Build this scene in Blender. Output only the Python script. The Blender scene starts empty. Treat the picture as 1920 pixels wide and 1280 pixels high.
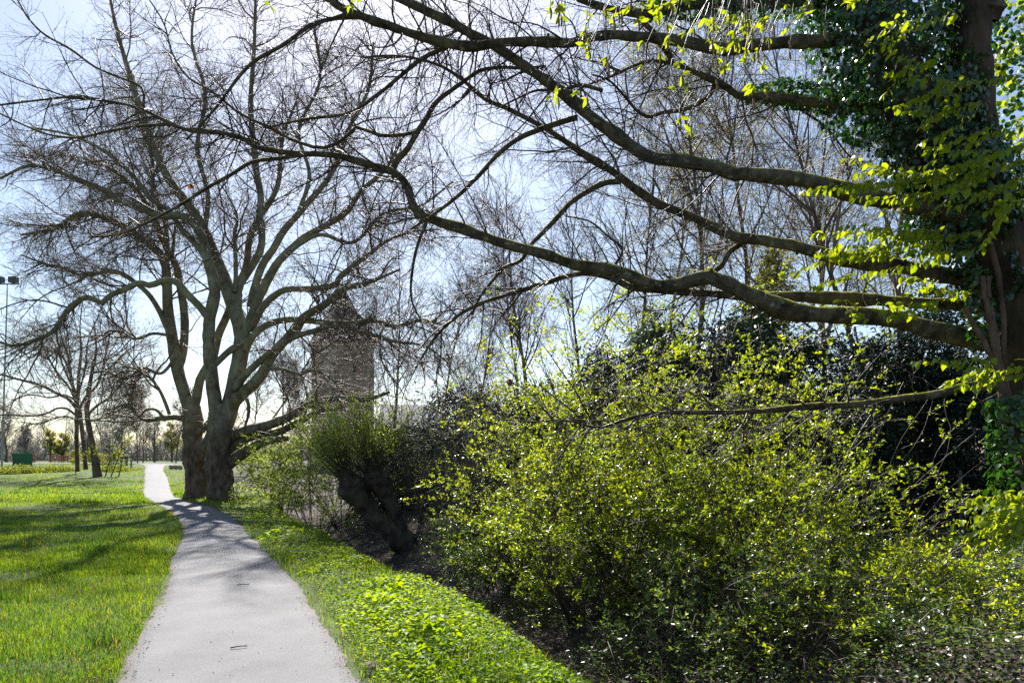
import bpy, math, zlib
import numpy as np
from mathutils import Vector

# ------------------------------------------------------------------ camera, sky, sun, exposure
SC = bpy.context.scene
COL = SC.collection
F, HX, HY, EYE = 1280.0, 960.0, 860.0, 1.7
cd = bpy.data.cameras.new('camera'); cam = bpy.data.objects.new('camera', cd); COL.objects.link(cam)
cam.location = (0, 0, EYE); cam.rotation_euler = (math.radians(90), 0, 0)
cd.lens = 24; cd.sensor_width = 36; cd.shift_y = (HY - 640) / 1920.0
cd.clip_start = 0.05; cd.clip_end = 2000
SC.camera = cam

SUN_AZ, SUN_EL = math.radians(-13), math.radians(45)
w = bpy.data.worlds.new('World'); SC.world = w; w.use_nodes = True
nt = w.node_tree; bg = nt.nodes['Background']
sky = nt.nodes.new('ShaderNodeTexSky'); sky.sky_type = 'NISHITA'; sky.sun_disc = False
sky.sun_elevation = SUN_EL; sky.sun_rotation = SUN_AZ
sky.air_density = 1.0; sky.dust_density = 0.8; sky.ozone_density = 1.2; sky.altitude = 50
nt.links.new(sky.outputs[0], bg.inputs[0]); bg.inputs[1].default_value = 0.068
sd = bpy.data.lights.new('sun', 'SUN'); so = bpy.data.objects.new('sun', sd); COL.objects.link(so)
sd.energy = 5.0; sd.angle = math.radians(0.55); sd.color = (1.0, 0.955, 0.89)
sv = Vector((math.sin(SUN_AZ) * math.cos(SUN_EL), math.cos(SUN_AZ) * math.cos(SUN_EL), math.sin(SUN_EL)))
so.rotation_euler = sv.to_track_quat('Z', 'Y').to_euler(); so.location = (0, 0, 40)
SC.view_settings.view_transform = 'Standard'; SC.view_settings.look = 'None'
SC.view_settings.exposure = 1.28; SC.view_settings.gamma = 1.0; SC.view_settings.use_curve_mapping = False
SC.cycles.max_bounces = 7; SC.cycles.diffuse_bounces = 3; SC.cycles.glossy_bounces = 2
SC.cycles.transmission_bounces = 4; SC.cycles.transparent_max_bounces = 4; SC.cycles.caustics_reflective = False
SC.cycles.caustics_refractive = False; SC.cycles.use_denoising = False

# ------------------------------------------------------------------ helpers
def RNG(s): return np.random.default_rng(zlib.crc32(str(s).encode()))
def P(px, py, Y): return np.array([(px - HX) / F * Y, Y, EYE - (py - HY) / F * Y])
def norm(a): return a / np.maximum(np.linalg.norm(a, axis=-1, keepdims=True), 1e-9)

def _hash(i, j, k, s):
    h = (i * 374761393 + j * 668265263 + k * 2147483647 + s * 1274126177) & 0xFFFFFFFF
    h = ((h ^ (h >> 13)) * 1274126177) & 0xFFFFFFFF
    return ((h ^ (h >> 16)) & 0xFFFF) / 65535.0
def vnoise(p, scale=1.0, s=0):
    """3D value noise, -1..1"""
    q = np.asarray(p, float) * scale; i = np.floor(q).astype(np.int64); f = q - i; f = f * f * (3 - 2 * f)
    r = 0
    for a in (0, 1):
        for b in (0, 1):
            for c in (0, 1):
                wgt = (f[..., 0] if a else 1 - f[..., 0]) * (f[..., 1] if b else 1 - f[..., 1]) * (f[..., 2] if c else 1 - f[..., 2])
                r = r + wgt * _hash(i[..., 0] + a, i[..., 1] + b, i[..., 2] + c, s)
    return r * 2 - 1
def vnoise2(x, y, scale=1.0, s=0):
    return vnoise(np.stack([x, y, np.zeros_like(x)], -1), scale, s)

class MB:
    """collects vertices and faces; build() links them as ONE mesh object"""
    def __init__(self): self.v, self.q, self.t, self.a, self.n = [], [], [], [], 0
    def add(self, v, q=None, t=None, a=0.5):
        v = np.asarray(v, float).reshape(-1, 3)
        if q is not None and len(q): self.q.append(np.asarray(q, np.int64).reshape(-1, 4) + self.n)
        if t is not None and len(t): self.t.append(np.asarray(t, np.int64).reshape(-1, 3) + self.n)
        self.v.append(v); self.n += len(v)
        self.a.append(np.broadcast_to(np.asarray(a, float), (len(v),)) if np.ndim(a) == 0 else np.asarray(a, float).ravel())
        return self
    def build(self, name, mat, parent=None, smooth=True):
        v = np.concatenate(self.v)
        if parent is not None: v = v - np.array(parent.location)
        q = np.concatenate(self.q) if self.q else np.zeros((0, 4), np.int64)
        t = np.concatenate(self.t) if self.t else np.zeros((0, 3), np.int64)
        me = bpy.data.meshes.new(name)
        me.vertices.add(len(v)); me.vertices.foreach_set('co', v.astype(np.float32).ravel())
        li = np.concatenate([q.ravel(), t.ravel()]).astype(np.int32)
        me.loops.add(len(li)); me.loops.foreach_set('vertex_index', li)
        st = np.concatenate([np.arange(len(q)) * 4, len(q) * 4 + np.arange(len(t)) * 3]).astype(np.int32)
        me.polygons.add(len(st)); me.polygons.foreach_set('loop_start', st)
        me.polygons.foreach_set('use_smooth', np.full(len(st), smooth))
        at = me.attributes.new('var', 'FLOAT', 'POINT'); at.data.foreach_set('value', np.concatenate(self.a).astype(np.float32))
        me.update(calc_edges=True); me.validate()
        me.materials.append(mat)
        o = bpy.data.objects.new(name, me); COL.objects.link(o)
        if parent is not None: o.parent = parent
        return o
    # ---- boxes
    def box(self, c, s, yaw=0.0, a=0.5, taper=1.0):
        x, y, z = np.array(s) / 2.0
        v = np.array([[-x, -y, -z], [x, -y, -z], [x, y, -z], [-x, y, -z], [-x * taper, -y * taper, z], [x * taper, -y * taper, z], [x * taper, y * taper, z], [-x * taper, y * taper, z]])
        ca, sa = math.cos(yaw), math.sin(yaw)
        v = np.stack([v[:, 0] * ca - v[:, 1] * sa, v[:, 0] * sa + v[:, 1] * ca, v[:, 2]], -1) + np.array(c)
        return self.add(v, [[0, 3, 2, 1], [4, 5, 6, 7], [0, 1, 5, 4], [1, 2, 6, 5], [2, 3, 7, 6], [3, 0, 4, 7]], a=a)
    # ---- batch of tubes: pts (N,K,3), rad (N,K)
    def tubes(self, pts, rad, S=3, a=None, lump=0.0, lscale=4.0, seed=0, cap=True):
        pts = np.asarray(pts, float); rad = np.asarray(rad, float)
        if pts.ndim == 2: pts, rad = pts[None], rad[None]
        N, K, _ = pts.shape
        if N == 0: return self
        t = norm(np.gradient(pts, axis=1)); d = norm(pts[:, -1] - pts[:, 0])
        ref = np.where(np.abs(d[:, 2:3]) < 0.8, np.array([[0, 0, 1.0]]), np.array([[1.0, 0, 0]]))[:, None, :]
        u = norm(np.cross(t, np.broadcast_to(ref, t.shape))); vv = np.cross(t, u)
        an = np.arange(S) / S * 2 * math.pi
        dirs = u[:, :, None, :] * np.cos(an)[None, None, :, None] + vv[:, :, None, :] * np.sin(an)[None, None, :, None]
        R = rad[:, :, None, None]
        V = pts[:, :, None, :] + dirs * R
        if lump:
            nz = vnoise(V, lscale, seed) * 0.6 + vnoise(V, lscale * 2.3, seed + 1) * 0.4
            V = pts[:, :, None, :] + dirs * R * (1 + lump * nz[..., None])
        base = (np.arange(N) * K * S)[:, None, None]; k = np.arange(K - 1)[None, :, None] * S; s = np.arange(S)[None, None, :]; s2 = (s + 1) % S
        q = np.stack([base + k + s, base + k + s2, base + k + S + s2, base + k + S + s], -1)
        if a is None: a = 0.5
        av = np.broadcast_to(np.asarray(a, float).reshape(-1, 1), (N, K * S)).ravel() if np.ndim(a) else a
        tr = None
        if cap and S >= 3:
            b = np.arange(N) * K * S + (K - 1) * S
            tr = np.concatenate([np.stack([b, b + i, b + i + 1], -1) for i in range(1, S - 1)])
        return self.add(V, q, tr, a=av)
    # ---- batch of leaves: folded kites (4 verts) or rounder leaves (7 verts)
    def leaves(self, pos, d, n, L, W, a=None, fold=0.25, kind=4, droop=0.0):
        N = len(pos)
        if N == 0: return self
        d = norm(d); side = norm(np.cross(d, n)); n = np.cross(side, d)
        L = np.broadcast_to(np.asarray(L, float), (N,))[:, None]; W = np.broadcast_to(np.asarray(W, float), (N,))[:, None] / 2
        if a is None: a = np.full(N, .5)
        tip = pos + d * L - n * L * droop
        if kind == 4:
            m = pos + d * L * .45 + n * W * fold
            V = np.stack([pos, m - side * W, tip, m + side * W], 1)
            b = np.arange(N)[:, None] * 4
            t = np.concatenate([b + np.array([[0, 2, 1]]), b + np.array([[0, 3, 2]])])
        else:
            m1 = pos + d * L * .3 - n * L * droop * .1; m2 = pos + d * L * .68 - n * L * droop * .45
            V = np.stack([pos, m1 - side * W * .9 + n * W * fold, m2 - side * W * .8 + n * W * fold, tip, m2 + side * W * .8 + n * W * fold, m1 + side * W * .9 + n * W * fold, m1, m2], 1)
            b = np.arange(N)[:, None] * 8
            t = np.concatenate([b + np.array([[f]]).reshape(1, 3) for f in ((0, 6, 1), (0, 5, 6), (7, 3, 2), (7, 4, 3))])
            q = np.concatenate([b + np.array([f]) for f in ((6, 7, 2, 1), (5, 4, 7, 6))])
            return self.add(V, q, t, a=np.repeat(a, 8))
        return self.add(V, None, t, a=np.repeat(a, 4))

def resample(pts, K):
    p = np.asarray(pts, float)
    if len(p) == 2: return p[0] + (p[1] - p[0]) * np.linspace(0, 1, K)[:, None]
    s = np.concatenate([[0], np.cumsum(np.linalg.norm(np.diff(p[:, :3], axis=0), axis=1))]); m = np.gradient(p, s, axis=0)
    x = np.linspace(0, s[-1], K); i = np.clip(np.searchsorted(s, x) - 1, 0, len(s) - 2); h = (s[i + 1] - s[i])[:, None]; t = ((x - s[i])[:, None]) / h
    return (2 * t**3 - 3 * t**2 + 1) * p[i] + (t**3 - 2 * t**2 + t) * h * m[i] + (-2 * t**3 + 3 * t**2) * p[i + 1] + (t**3 - t**2) * h * m[i + 1]

def limb(px, Y, wd, K=28):
    """a limb from its picture-plane bends, its distances and its widths in photo pixels -> points, radii in metres"""
    px = np.array(px, float); u = np.linspace(0, 1, len(px))
    s = np.concatenate([[0], np.cumsum(np.hypot(*np.diff(px, axis=0).T))]); u = s / s[-1]
    Ys = np.interp(u, np.linspace(0, 1, len(Y)), Y); ws = np.interp(u, np.linspace(0, 1, len(wd)), wd)
    p = np.stack([P(a, b, c) for (a, b), c in zip(px, Ys)]); r = ws * Ys / F / 2
    q = resample(np.concatenate([p, r[:, None]], 1), K)
    return q[:, :3], np.maximum(q[:, 3], 0.002)

def wander(st, d, L, K, wob, trop, rng):
    N = len(st); pts = np.empty((N, K, 3)); pts[:, 0] = st; step = (L / (K - 1))[:, None]; d = norm(d)
    for k in range(1, K):
        pts[:, k] = pts[:, k - 1] + d * step
        d = norm(d + rng.normal(0, wob, (N, 3)) + np.asarray(trop))
    return pts

def grow(par, n, L, ang, wob, trop, K, r, rng, t=(.15, 1.0), tl=.5, flat=1.0, tip=.3):
    """n side shoots from a batch of parent tubes"""
    pp, rr = par; N, Kp, _ = pp.shape
    ln = np.linalg.norm(np.diff(pp, axis=1), axis=2).sum(1); i = rng.choice(N, n, p=ln / ln.sum())
    tt = rng.uniform(t[0], t[1], n); f = np.minimum(tt * (Kp - 1), Kp - 1.001); k = f.astype(int); fr = (f - k)[:, None]
    a, b = pp[i, k], pp[i, k + 1]; pos = a + (b - a) * fr; tan = norm(b - a); pr = rr[i, k] * (1 - fr[:, 0]) + rr[i, k + 1] * fr[:, 0]
    rv = rng.normal(0, 1, (n, 3)); rv[:, 2] *= flat; pe = norm(rv - (rv * tan).sum(1, keepdims=True) * tan)
    an = rng.normal(ang, ang * .25, n)[:, None]
    d = np.cos(an) * tan + np.sin(an) * pe
    Ls = L * rng.uniform(.45, 1.25, n) * (1 - tl * tt)
    pts = wander(pos, d, Ls, K, wob, trop, rng)
    r0 = np.minimum(pr * .75, r * rng.uniform(.75, 1.25, n))
    return pts, r0[:, None] * (1 - (1 - tip) * np.linspace(0, 1, K))[None]

def above(g, z):
    k = g[0][:, :, 2].min(1) > z
    return g[0][k], g[1][k]

def along(par, n, rng, t=(.1, 1.0)):
    pp, rr = par; N, Kp, _ = pp.shape
    ln = np.linalg.norm(np.diff(pp, axis=1), axis=2).sum(1); i = rng.choice(N, n, p=ln / ln.sum())
    tt = rng.uniform(t[0], t[1], n); f = np.minimum(tt * (Kp - 1), Kp - 1.001); k = f.astype(int); fr = (f - k)[:, None]
    a, b = pp[i, k], pp[i, k + 1]
    return a + (b - a) * fr, norm(b - a)

def cat(*gs):
    K = max(g[0].shape[1] for g in gs); o = []
    for p, r in gs:
        if p.shape[1] != K:
            x = np.linspace(0, p.shape[1] - 1, K); i = np.minimum(x.astype(int), p.shape[1] - 2); f = (x - i)
            p = p[:, i] * (1 - f)[None, :, None] + p[:, i + 1] * f[None, :, None]; r = r[:, i] * (1 - f) + r[:, i + 1] * f
        o.append((p, r))
    return np.concatenate([a for a, _ in o]), np.concatenate([b for _, b in o])

def thing(name, label, category, loc, group=None):
    o = bpy.data.objects.new(name, None); COL.objects.link(o); o.location = tuple(float(c) for c in loc)
    o['label'] = label; o['category'] = category; o.empty_display_size = .2
    if group: o['group'] = group
    return o
def setting(o, kind='structure'): o['kind'] = kind; return o

# ------------------------------------------------------------------ materials
def newmat(name):
    m = bpy.data.materials.new(name); m.use_nodes = True; nt = m.node_tree
    return m, nt, nt.nodes['Principled BSDF'], nt.nodes['Material Output']
def ramp(nt, src, stops):
    r = nt.nodes.new('ShaderNodeValToRGB'); nt.links.new(src, r.inputs[0]); e = r.color_ramp.elements
    while len(e) < len(stops): e.new(.5)
    for x, (p, c) in zip(e, stops): x.position = p; x.color = (*c, 1)
    return r.outputs[0]
def tex(nt, kind, scale, detail=4, coord=None, rough=.6, stretch=None):
    n = nt.nodes.new('ShaderNodeTexNoise' if kind == 'noise' else 'ShaderNodeTexVoronoi'); n.inputs['Scale'].default_value = scale
    if kind == 'noise': n.inputs['Detail'].default_value = detail; n.inputs['Roughness'].default_value = rough
    if coord is None:
        tc = nt.nodes.new('ShaderNodeTexCoord'); coord = tc.outputs['Object']
    if stretch:
        mp = nt.nodes.new('ShaderNodeMapping'); mp.inputs['Scale'].default_value = stretch; nt.links.new(coord, mp.inputs[0]); coord = mp.outputs[0]
    nt.links.new(coord, n.inputs['Vector'])
    return n.outputs['Fac'] if kind == 'noise' and 'Fac' in n.outputs else n.outputs[0]
def mixc(nt, fac, a, b, mode='MIX'):
    m = nt.nodes.new('ShaderNodeMix'); m.data_type = 'RGBA'; m.blend_type = mode
    for sock, v in ((m.inputs[0], fac), (m.inputs[6], a), (m.inputs[7], b)):
        if hasattr(v, 'links'): nt.links.new(v, sock)
        else: sock.default_value = v if isinstance(v, (int, float)) else (*v, 1)
    return m.outputs[2]
def bump(nt, b, h, strength, dist=.02):
    n = nt.nodes.new('ShaderNodeBump'); n.inputs['Strength'].default_value = strength; n.inputs['Distance'].default_value = dist
    nt.links.new(h, n.inputs['Height']); nt.links.new(n.outputs[0], b.inputs['Normal'])
def var(nt):
    n = nt.nodes.new('ShaderNodeAttribute'); n.attribute_name = 'var'; return n.outputs['Fac']

def leafmat(name, stops, trans=.5, tcol=(2.2, 1.9, .4), rough=.4, spec=.5):
    m, nt, b, out = newmat(name); c = ramp(nt, var(nt), stops)
    nt.links.new(c, b.inputs['Base Color']); b.inputs['Roughness'].default_value = rough; b.inputs['Specular IOR Level'].default_value = spec
    tr = nt.nodes.new('ShaderNodeBsdfTranslucent'); nt.links.new(mixc(nt, 1.0, c, tcol, 'MULTIPLY'), tr.inputs[0])
    mx = nt.nodes.new('ShaderNodeMixShader'); mx.inputs[0].default_value = trans
    nt.links.new(b.outputs[0], mx.inputs[1]); nt.links.new(tr.outputs[0], mx.inputs[2]); nt.links.new(mx.outputs[0], out.inputs[0])
    return m
def barkmat(name, dark, mid, light, scale=6, moss=0.0, mosscol=(.09, .1, .015), stretch=(1, 1, .35), bstr=.9, lichen=0.0):
    m, nt, b, out = newmat(name)
    n1 = tex(nt, 'noise', scale, 6, stretch=stretch); n2 = tex(nt, 'noise', scale * .35, 3)
    c = ramp(nt, n1, [(.32, dark), (.5, mid), (.7, light)])
    c = mixc(nt, .5, c, ramp(nt, n2, [(.35, dark), (.65, light)]))
    if lichen:
        l = ramp(nt, tex(nt, 'noise', scale * .9, 8, rough=.75), [(.57, (0, 0, 0)), (.64, (lichen,) * 3)])
        c = mixc(nt, l, c, (.30, .32, .25))
    if moss:
        g = nt.nodes.new('ShaderNodeNewGeometry'); sp = nt.nodes.new('ShaderNodeSeparateXYZ'); nt.links.new(g.outputs['Normal'], sp.inputs[0])
        ad = nt.nodes.new('ShaderNodeMath'); ad.operation = 'MULTIPLY_ADD'; nt.links.new(tex(nt, 'noise', scale * .8, 4), ad.inputs[0]); ad.inputs[1].default_value = 1.6; nt.links.new(sp.outputs[2], ad.inputs[2])
        f = ramp(nt, ad.outputs[0], [(.95, (0, 0, 0)), (1.0, (moss,) * 3)])
        mr = nt.nodes.new('ShaderNodeMapRange'); nt.links.new(ad.outputs[0], mr.inputs[0]); mr.inputs[1].default_value = 1.2; mr.inputs[2].default_value = 1.65; mr.inputs[4].default_value = moss
        c = mixc(nt, mr.outputs[0], c, mosscol)
    nt.links.new(c, b.inputs['Base Color']); b.inputs['Roughness'].default_value = .85; b.inputs['Specular IOR Level'].default_value = .25
    bump(nt, b, n1, bstr, .06)
    return m
def plain(name, col, rough=.7, metal=0.0, nscale=0, namp=.15):
    m, nt, b, out = newmat(name)
    if nscale:
        c = ramp(nt, tex(nt, 'noise', nscale, 5), [(.3, tuple(x * (1 - namp) for x in col)), (.7, tuple(min(1, x * (1 + namp)) for x in col))]); nt.links.new(c, b.inputs['Base Color'])
    else: b.inputs['Base Color'].default_value = (*col, 1)
    b.inputs['Roughness'].default_value = rough; b.inputs['Metallic'].default_value = metal
    return m
def twigmat(name, c1, c2, rough=.55):
    m, nt, b, out = newmat(name); nt.links.new(ramp(nt, var(nt), [(0, c1), (1, c2)]), b.inputs['Base Color'])
    b.inputs['Roughness'].default_value = rough; b.inputs['Specular IOR Level'].default_value = .4
    return m

M = {}
M['hornbeam'] = barkmat('mossy_grey_bark', (.014, .011, .007), (.06, .048, .033), (.2, .17, .125), 14, moss=.95, mosscol=(.3, .29, .02), lichen=.9, bstr=1.0)
M['hornbeam_trunk'] = barkmat('brown_trunk_bark', (.014, .010, .007), (.05, .036, .024), (.12, .09, .06), 9, stretch=(1, 1, .18), bstr=1.0)
M['plane'] = barkmat('flaky_plane_bark', (.09, .075, .048), (.2, .18, .12), (.36, .34, .24), 4.5, moss=.5, mosscol=(.1, .11, .04))
def plane_bark():
    m, nt, b, out = newmat('flaky_plane_bark'); tc = nt.nodes.new('ShaderNodeTexCoord'); sp = nt.nodes.new('ShaderNodeSeparateXYZ'); nt.links.new(tc.outputs['Object'], sp.inputs[0])
    n1 = tex(nt, 'noise', 5, 7, stretch=(1, 1, .5)); n2 = tex(nt, 'noise', 1.6, 5, rough=.7)
    pale = mixc(nt, .5, ramp(nt, n1, [(.32, (.09, .075, .048)), (.5, (.2, .18, .12)), (.7, (.36, .34, .24))]), ramp(nt, n2, [(.4, (.1, .085, .055)), (.47, (.2, .19, .11)), (.6, (.33, .32, .2))]))
    brown = ramp(nt, n1, [(.3, (.03, .021, .015)), (.5, (.10, .07, .05)), (.7, (.2, .15, .115))])
    ad = nt.nodes.new('ShaderNodeMath'); ad.operation = 'MULTIPLY_ADD'; nt.links.new(n2, ad.inputs[0]); ad.inputs[1].default_value = 6.0; nt.links.new(sp.outputs[2], ad.inputs[2])
    mr = nt.nodes.new('ShaderNodeMapRange'); nt.links.new(ad.outputs[0], mr.inputs[0]); mr.inputs[1].default_value = 4.6; mr.inputs[2].default_value = 8.2
    nt.links.new(mixc(nt, mr.outputs[0], brown, pale), b.inputs['Base Color']); b.inputs['Roughness'].default_value = .85; b.inputs['Specular IOR Level'].default_value = .25; bump(nt, b, n1, 1.0, .07)
    return m
M['plane'] = plane_bark()
M['plane_trunk'] = barkmat('brown_burred_bark', (.04, .028, .02), (.12, .085, .06), (.22, .165, .125), 5, stretch=(1, 1, .6), bstr=1.0)
M['twig'] = twigmat('twig_bark', (.03, .022, .016), (.085, .06, .042))
M['plane_twig'] = twigmat('plane_twig_bark', (.08, .056, .036), (.21, .155, .10))
M['pale_twig'] = twigmat('pale_twig_bark', (.12, .1, .075), (.26, .22, .17))
M['grey_twig'] = twigmat('grey_twig_bark', (.06, .05, .042), (.13, .11, .09))
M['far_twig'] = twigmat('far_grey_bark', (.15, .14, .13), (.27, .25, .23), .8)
M['willow'] = barkmat('dark_willow_bark', (.015, .011, .008), (.05, .038, .027), (.13, .105, .08), 9, moss=.5)
M['ball'] = plain('seed_ball', (.05, .035, .02), .9)
M['shrub_leaf'] = leafmat('spring_shrub_leaf', [(0, (.05, .10, .02)), (.5, (.10, .17, .025)), (1, (.17, .23, .03))], .58, (3.7, 2.8, .25), .3, .8)
M['hornbeam_leaf'] = leafmat('young_hornbeam_leaf', [(0, (.08, .15, .02)), (1, (.17, .25, .03))], .58, (3.3, 2.5, .3), .42, .4)
M['bud_leaf'] = leafmat('small_bud_leaf', [(0, (.08, .12, .025)), (1, (.17, .2, .045))], .55, (2.4, 2.1, .6), .5, .3)
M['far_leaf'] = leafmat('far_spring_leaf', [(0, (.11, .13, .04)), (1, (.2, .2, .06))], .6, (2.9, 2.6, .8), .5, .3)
M['willow_leaf'] = leafmat('willow_leaf', [(0, (.10, .14, .045)), (1, (.2, .26, .085))], .6, (2.4, 2.2, .7), .45, .4)
M['ivy'] = leafmat('ivy_leaf', [(0, (.014, .04, .014)), (.7, (.03, .08, .022)), (1, (.07, .14, .03))], .25, (2.0, 2.6, .4), .24, .7)
M['bramble'] = leafmat('bramble_leaf', [(0, (.03, .06, .022)), (.6, (.07, .115, .04)), (1, (.15, .2, .06))], .45, (2.2, 2.1, .5), .33, .55)
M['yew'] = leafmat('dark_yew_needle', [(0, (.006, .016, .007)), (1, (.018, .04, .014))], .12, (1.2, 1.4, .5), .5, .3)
M['pine'] = leafmat('blue_green_needle', [(0, (.03, .065, .035)), (1, (.07, .12, .06))], .25, (1.1, 1.2, .6), .5, .3)
M['verge'] = leafmat('ground_elder_leaf', [(0, (.05, .12, .012)), (.5, (.13, .23, .018)), (1, (.2, .33, .025))], .5, (2.7, 2.1, .2), .5, .2)
M['grass'] = leafmat('lawn_grass_blade', [(0, (.26, .2, .1)), (.03, (.2, .16, .07)), (.06, (.03, .078, .013)), (.5, (.09, .175, .02)), (1, (.2, .285, .045))], .52, (2.4, 2.1, .4), .45, .3)
M['litter'] = leafmat('dead_leaf', [(0, (.06, .036, .022)), (.5, (.15, .095, .06)), (1, (.36, .27, .2))], .2, (1.2, .9, .6), .6, .3)
M['beech_dead'] = leafmat('russet_beech_leaf', [(0, (.13, .05, .025)), (1, (.26, .12, .06))], .4, (1.3, .9, .5), .6, .3)
M['catkin'] = plain('catkin', (.2, .12, .07), .8)

# ------------------------------------------------------------------ terrain
YP = [-20, 0, 30, 36, 42, 48, 54, 60, 66, 74, 90, 400]; ZP = [0, 0, 0, -.1, -.1, .05, .33, .58, .80, 1.12, 1.18, 1.18]
PATH = np.array([(-12, 4.1, 6.1), (0, -.95, 1.05), (5.18, -3.06, -1.09), (9.07, -4.64, -2.78), (11.5, -5.76, -3.98), (14.5, -7.05, -5.44), (16.4, -7.94, -6.37),
    (20, -9.83, -8.1), (24, -12.3, -10.5), (27.5, -14.6, -13.1), (31, -16.75, -15.3), (36, -19.5, -17.9), (42, -22.7, -21.0), (48, -25.9, -24.1), (54, -29.1, -27.3),
    (60, -32.3, -30.6), (66, -35.5, -33.7), (72, -38.8, -36.6), (76, -42, -36), (80, -46, -34)])
VE = np.array([(-14, 8), (0, 2.7), (5.18, .62), (8.06, -.42), (11.45, -2.35), (16.7, -4.75), (21, -7.0), (27, -9.2), (35, -12.5), (45, -18), (80, -33)])
def prof(Y): return np.interp(Y, YP, ZP)
def sst(a, b, x): t = np.clip((x - a) / (b - a), 0, 1); return t * t * (3 - 2 * t)
def vedge(Y): return np.interp(Y, VE[:, 0], VE[:, 1])
def gz(X, Y):
    X = np.asarray(X, float); Y = np.asarray(Y, float)
    d = X - vedge(Y); dep = .5 * (1 - sst(22, 32, Y)) + .12
    z = prof(Y) - dep * sst(-.25, .5, d) + (dep + .22) * sst(1.0, 3.4, d)
    z = z + .05 * np.exp(-((d + .9) / .5) ** 2)
    l = np.interp(Y, PATH[:, 0], PATH[:, 1]) - X
    rough = sst(.3, 1.2, l) + sst(.5, 1.2, d)
    z = z + rough * (.035 * vnoise2(X, Y, .9, 3) + .06 * vnoise2(X, Y, .25, 4))
    return z
def grid_axis(*segs): return np.unique(np.concatenate([np.arange(a, b + 1e-6, s) for a, b, s in segs]))
gx = grid_axis((-400, -120, 20), (-120, -30, 3), (-30, -14, .6), (-14, 7, .13), (7, 20, .6), (20, 80, 4), (80, 400, 20)); gy = grid_axis((-40, -6, 2), (-6, 3, .4), (3, 18, .13), (18, 34, .3), (34, 80, 1), (80, 150, 5), (150, 700, 30))
GX, GY = np.meshgrid(gx, gy); GZ = gz(GX, GY)
nx, ny = len(gx), len(gy); jj, ii = np.meshgrid(np.arange(ny - 1), np.arange(nx - 1), indexing='ij'); b0 = (jj * nx + ii).ravel()
inpath = (GX > np.interp(GY, PATH[:, 0], PATH[:, 1]) + .12) & (GX < np.interp(GY, PATH[:, 0], PATH[:, 2]) - .12) & (GY < 78)
d_ = GX - vedge(GY); lawn = 1 - sst(-.15, .25, d_)
mb = MB(); mb.add(np.stack([GX, GY, GZ - .03 * inpath], -1), np.stack([b0, b0 + 1, b0 + nx + 1, b0 + nx], -1), a=lawn.ravel())
m, nt, b, out = newmat('earth_and_turf')
earth = ramp(nt, tex(nt, 'noise', 9, 7), [(.3, (.018, .012, .009)), (.55, (.05, .036, .028)), (.75, (.11, .085, .07))])
turf = ramp(nt, tex(nt, 'noise', 2.5, 7), [(.3, (.035, .045, .013)), (.55, (.07, .1, .02)), (.75, (.12, .14, .04))])
nt.links.new(mixc(nt, var(nt), earth, turf), b.inputs['Base Color']); b.inputs['Roughness'].default_value = .95; bump(nt, b, tex(nt, 'noise', 14, 6), .8, .05)
setting(mb.build('ground', m))

def strip(name, rows, mat, zoff, n=14, edge=0.0, a=.5):
    Yc = np.concatenate([np.arange(rows[0, 0], 30, .16), np.arange(30, rows[-1, 0] + .01, .5)])
    l = np.interp(Yc, rows[:, 0], rows[:, 1]); r = np.interp(Yc, rows[:, 0], rows[:, 2])
    # soft corners
    k = np.ones(9) / 9; l = np.convolve(np.pad(l, 4, 'edge'), k, 'valid'); r = np.convolve(np.pad(r, 4, 'edge'), k, 'valid')
    l = l + edge * (vnoise2(l * 0, Yc, 1.3, 11) + .6 * vnoise2(l * 0, Yc, 4.5, 12)); r = r + edge * (vnoise2(l * 0 + 9, Yc, 1.3, 13) + .6 * vnoise2(l * 0 + 9, Yc, 4.5, 14))
    u = np.linspace(0, 1, n); X = l[:, None] * (1 - u) + r[:, None] * u; Y = np.broadcast_to(Yc[:, None], X.shape)
    crown = .02 * (1 - (2 * u - 1) ** 2)[None]
    Z = prof(Y) + zoff + crown - .03 * (np.abs(2 * u - 1) > .99)
    j, i = np.meshgrid(np.arange(len(Yc) - 1), np.arange(n - 1), indexing='ij'); b0 = (j * n + i).ravel()
    return MB().add(np.stack([X, Y, Z], -1), np.stack([b0, b0 + 1, b0 + n + 1, b0 + n], -1), a=np.broadcast_to(np.abs(2 * u - 1), X.shape).ravel()).build(name, mat)
m, nt, b, out = newmat('worn_asphalt')
fine = tex(nt, 'noise', 75, 6, rough=.8); c = ramp(nt, fine, [(.3, (.045, .045, .048)), (.5, (.14, .139, .145)), (.7, (.30, .295, .302))])
c = mixc(nt, .45, c, ramp(nt, tex(nt, 'noise', 1.7, 5), [(.3, (.11, .108, .115)), (.7, (.21, .207, .215))]))
cr = ramp(nt, tex(nt, 'noise', 22, 6), [(.62, (0, 0, 0)), (.72, (.5,) * 3)]); c = mixc(nt, cr, c, (.16, .13, .11))
ed = nt.nodes.new('ShaderNodeMath'); ed.operation = 'MULTIPLY_ADD'; nt.links.new(tex(nt, 'noise', 5, 6), ed.inputs[0]); ed.inputs[1].default_value = .35; nt.links.new(var(nt), ed.inputs[2])
c = mixc(nt, ramp(nt, ed.outputs[0], [(.98, (0, 0, 0)), (1.0, (.0, 0, 0))]), c, (.1, .08, .06))
mr = nt.nodes.new('ShaderNodeMapRange'); nt.links.new(ed.outputs[0], mr.inputs[0]); mr.inputs[1].default_value = 1.0; mr.inputs[2].default_value = 1.22; mr.inputs[4].default_value = .75
c = mixc(nt, mr.outputs[0], c, (.10, .08, .06))
nt.links.new(c, b.inputs['Base Color']); b.inputs['Roughness'].default_value = .8; b.inputs['Specular IOR Level'].default_value = .35; bump(nt, b, fine, .6, .012)
setting(strip('path', PATH, m, .012, 16, .07))
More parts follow.
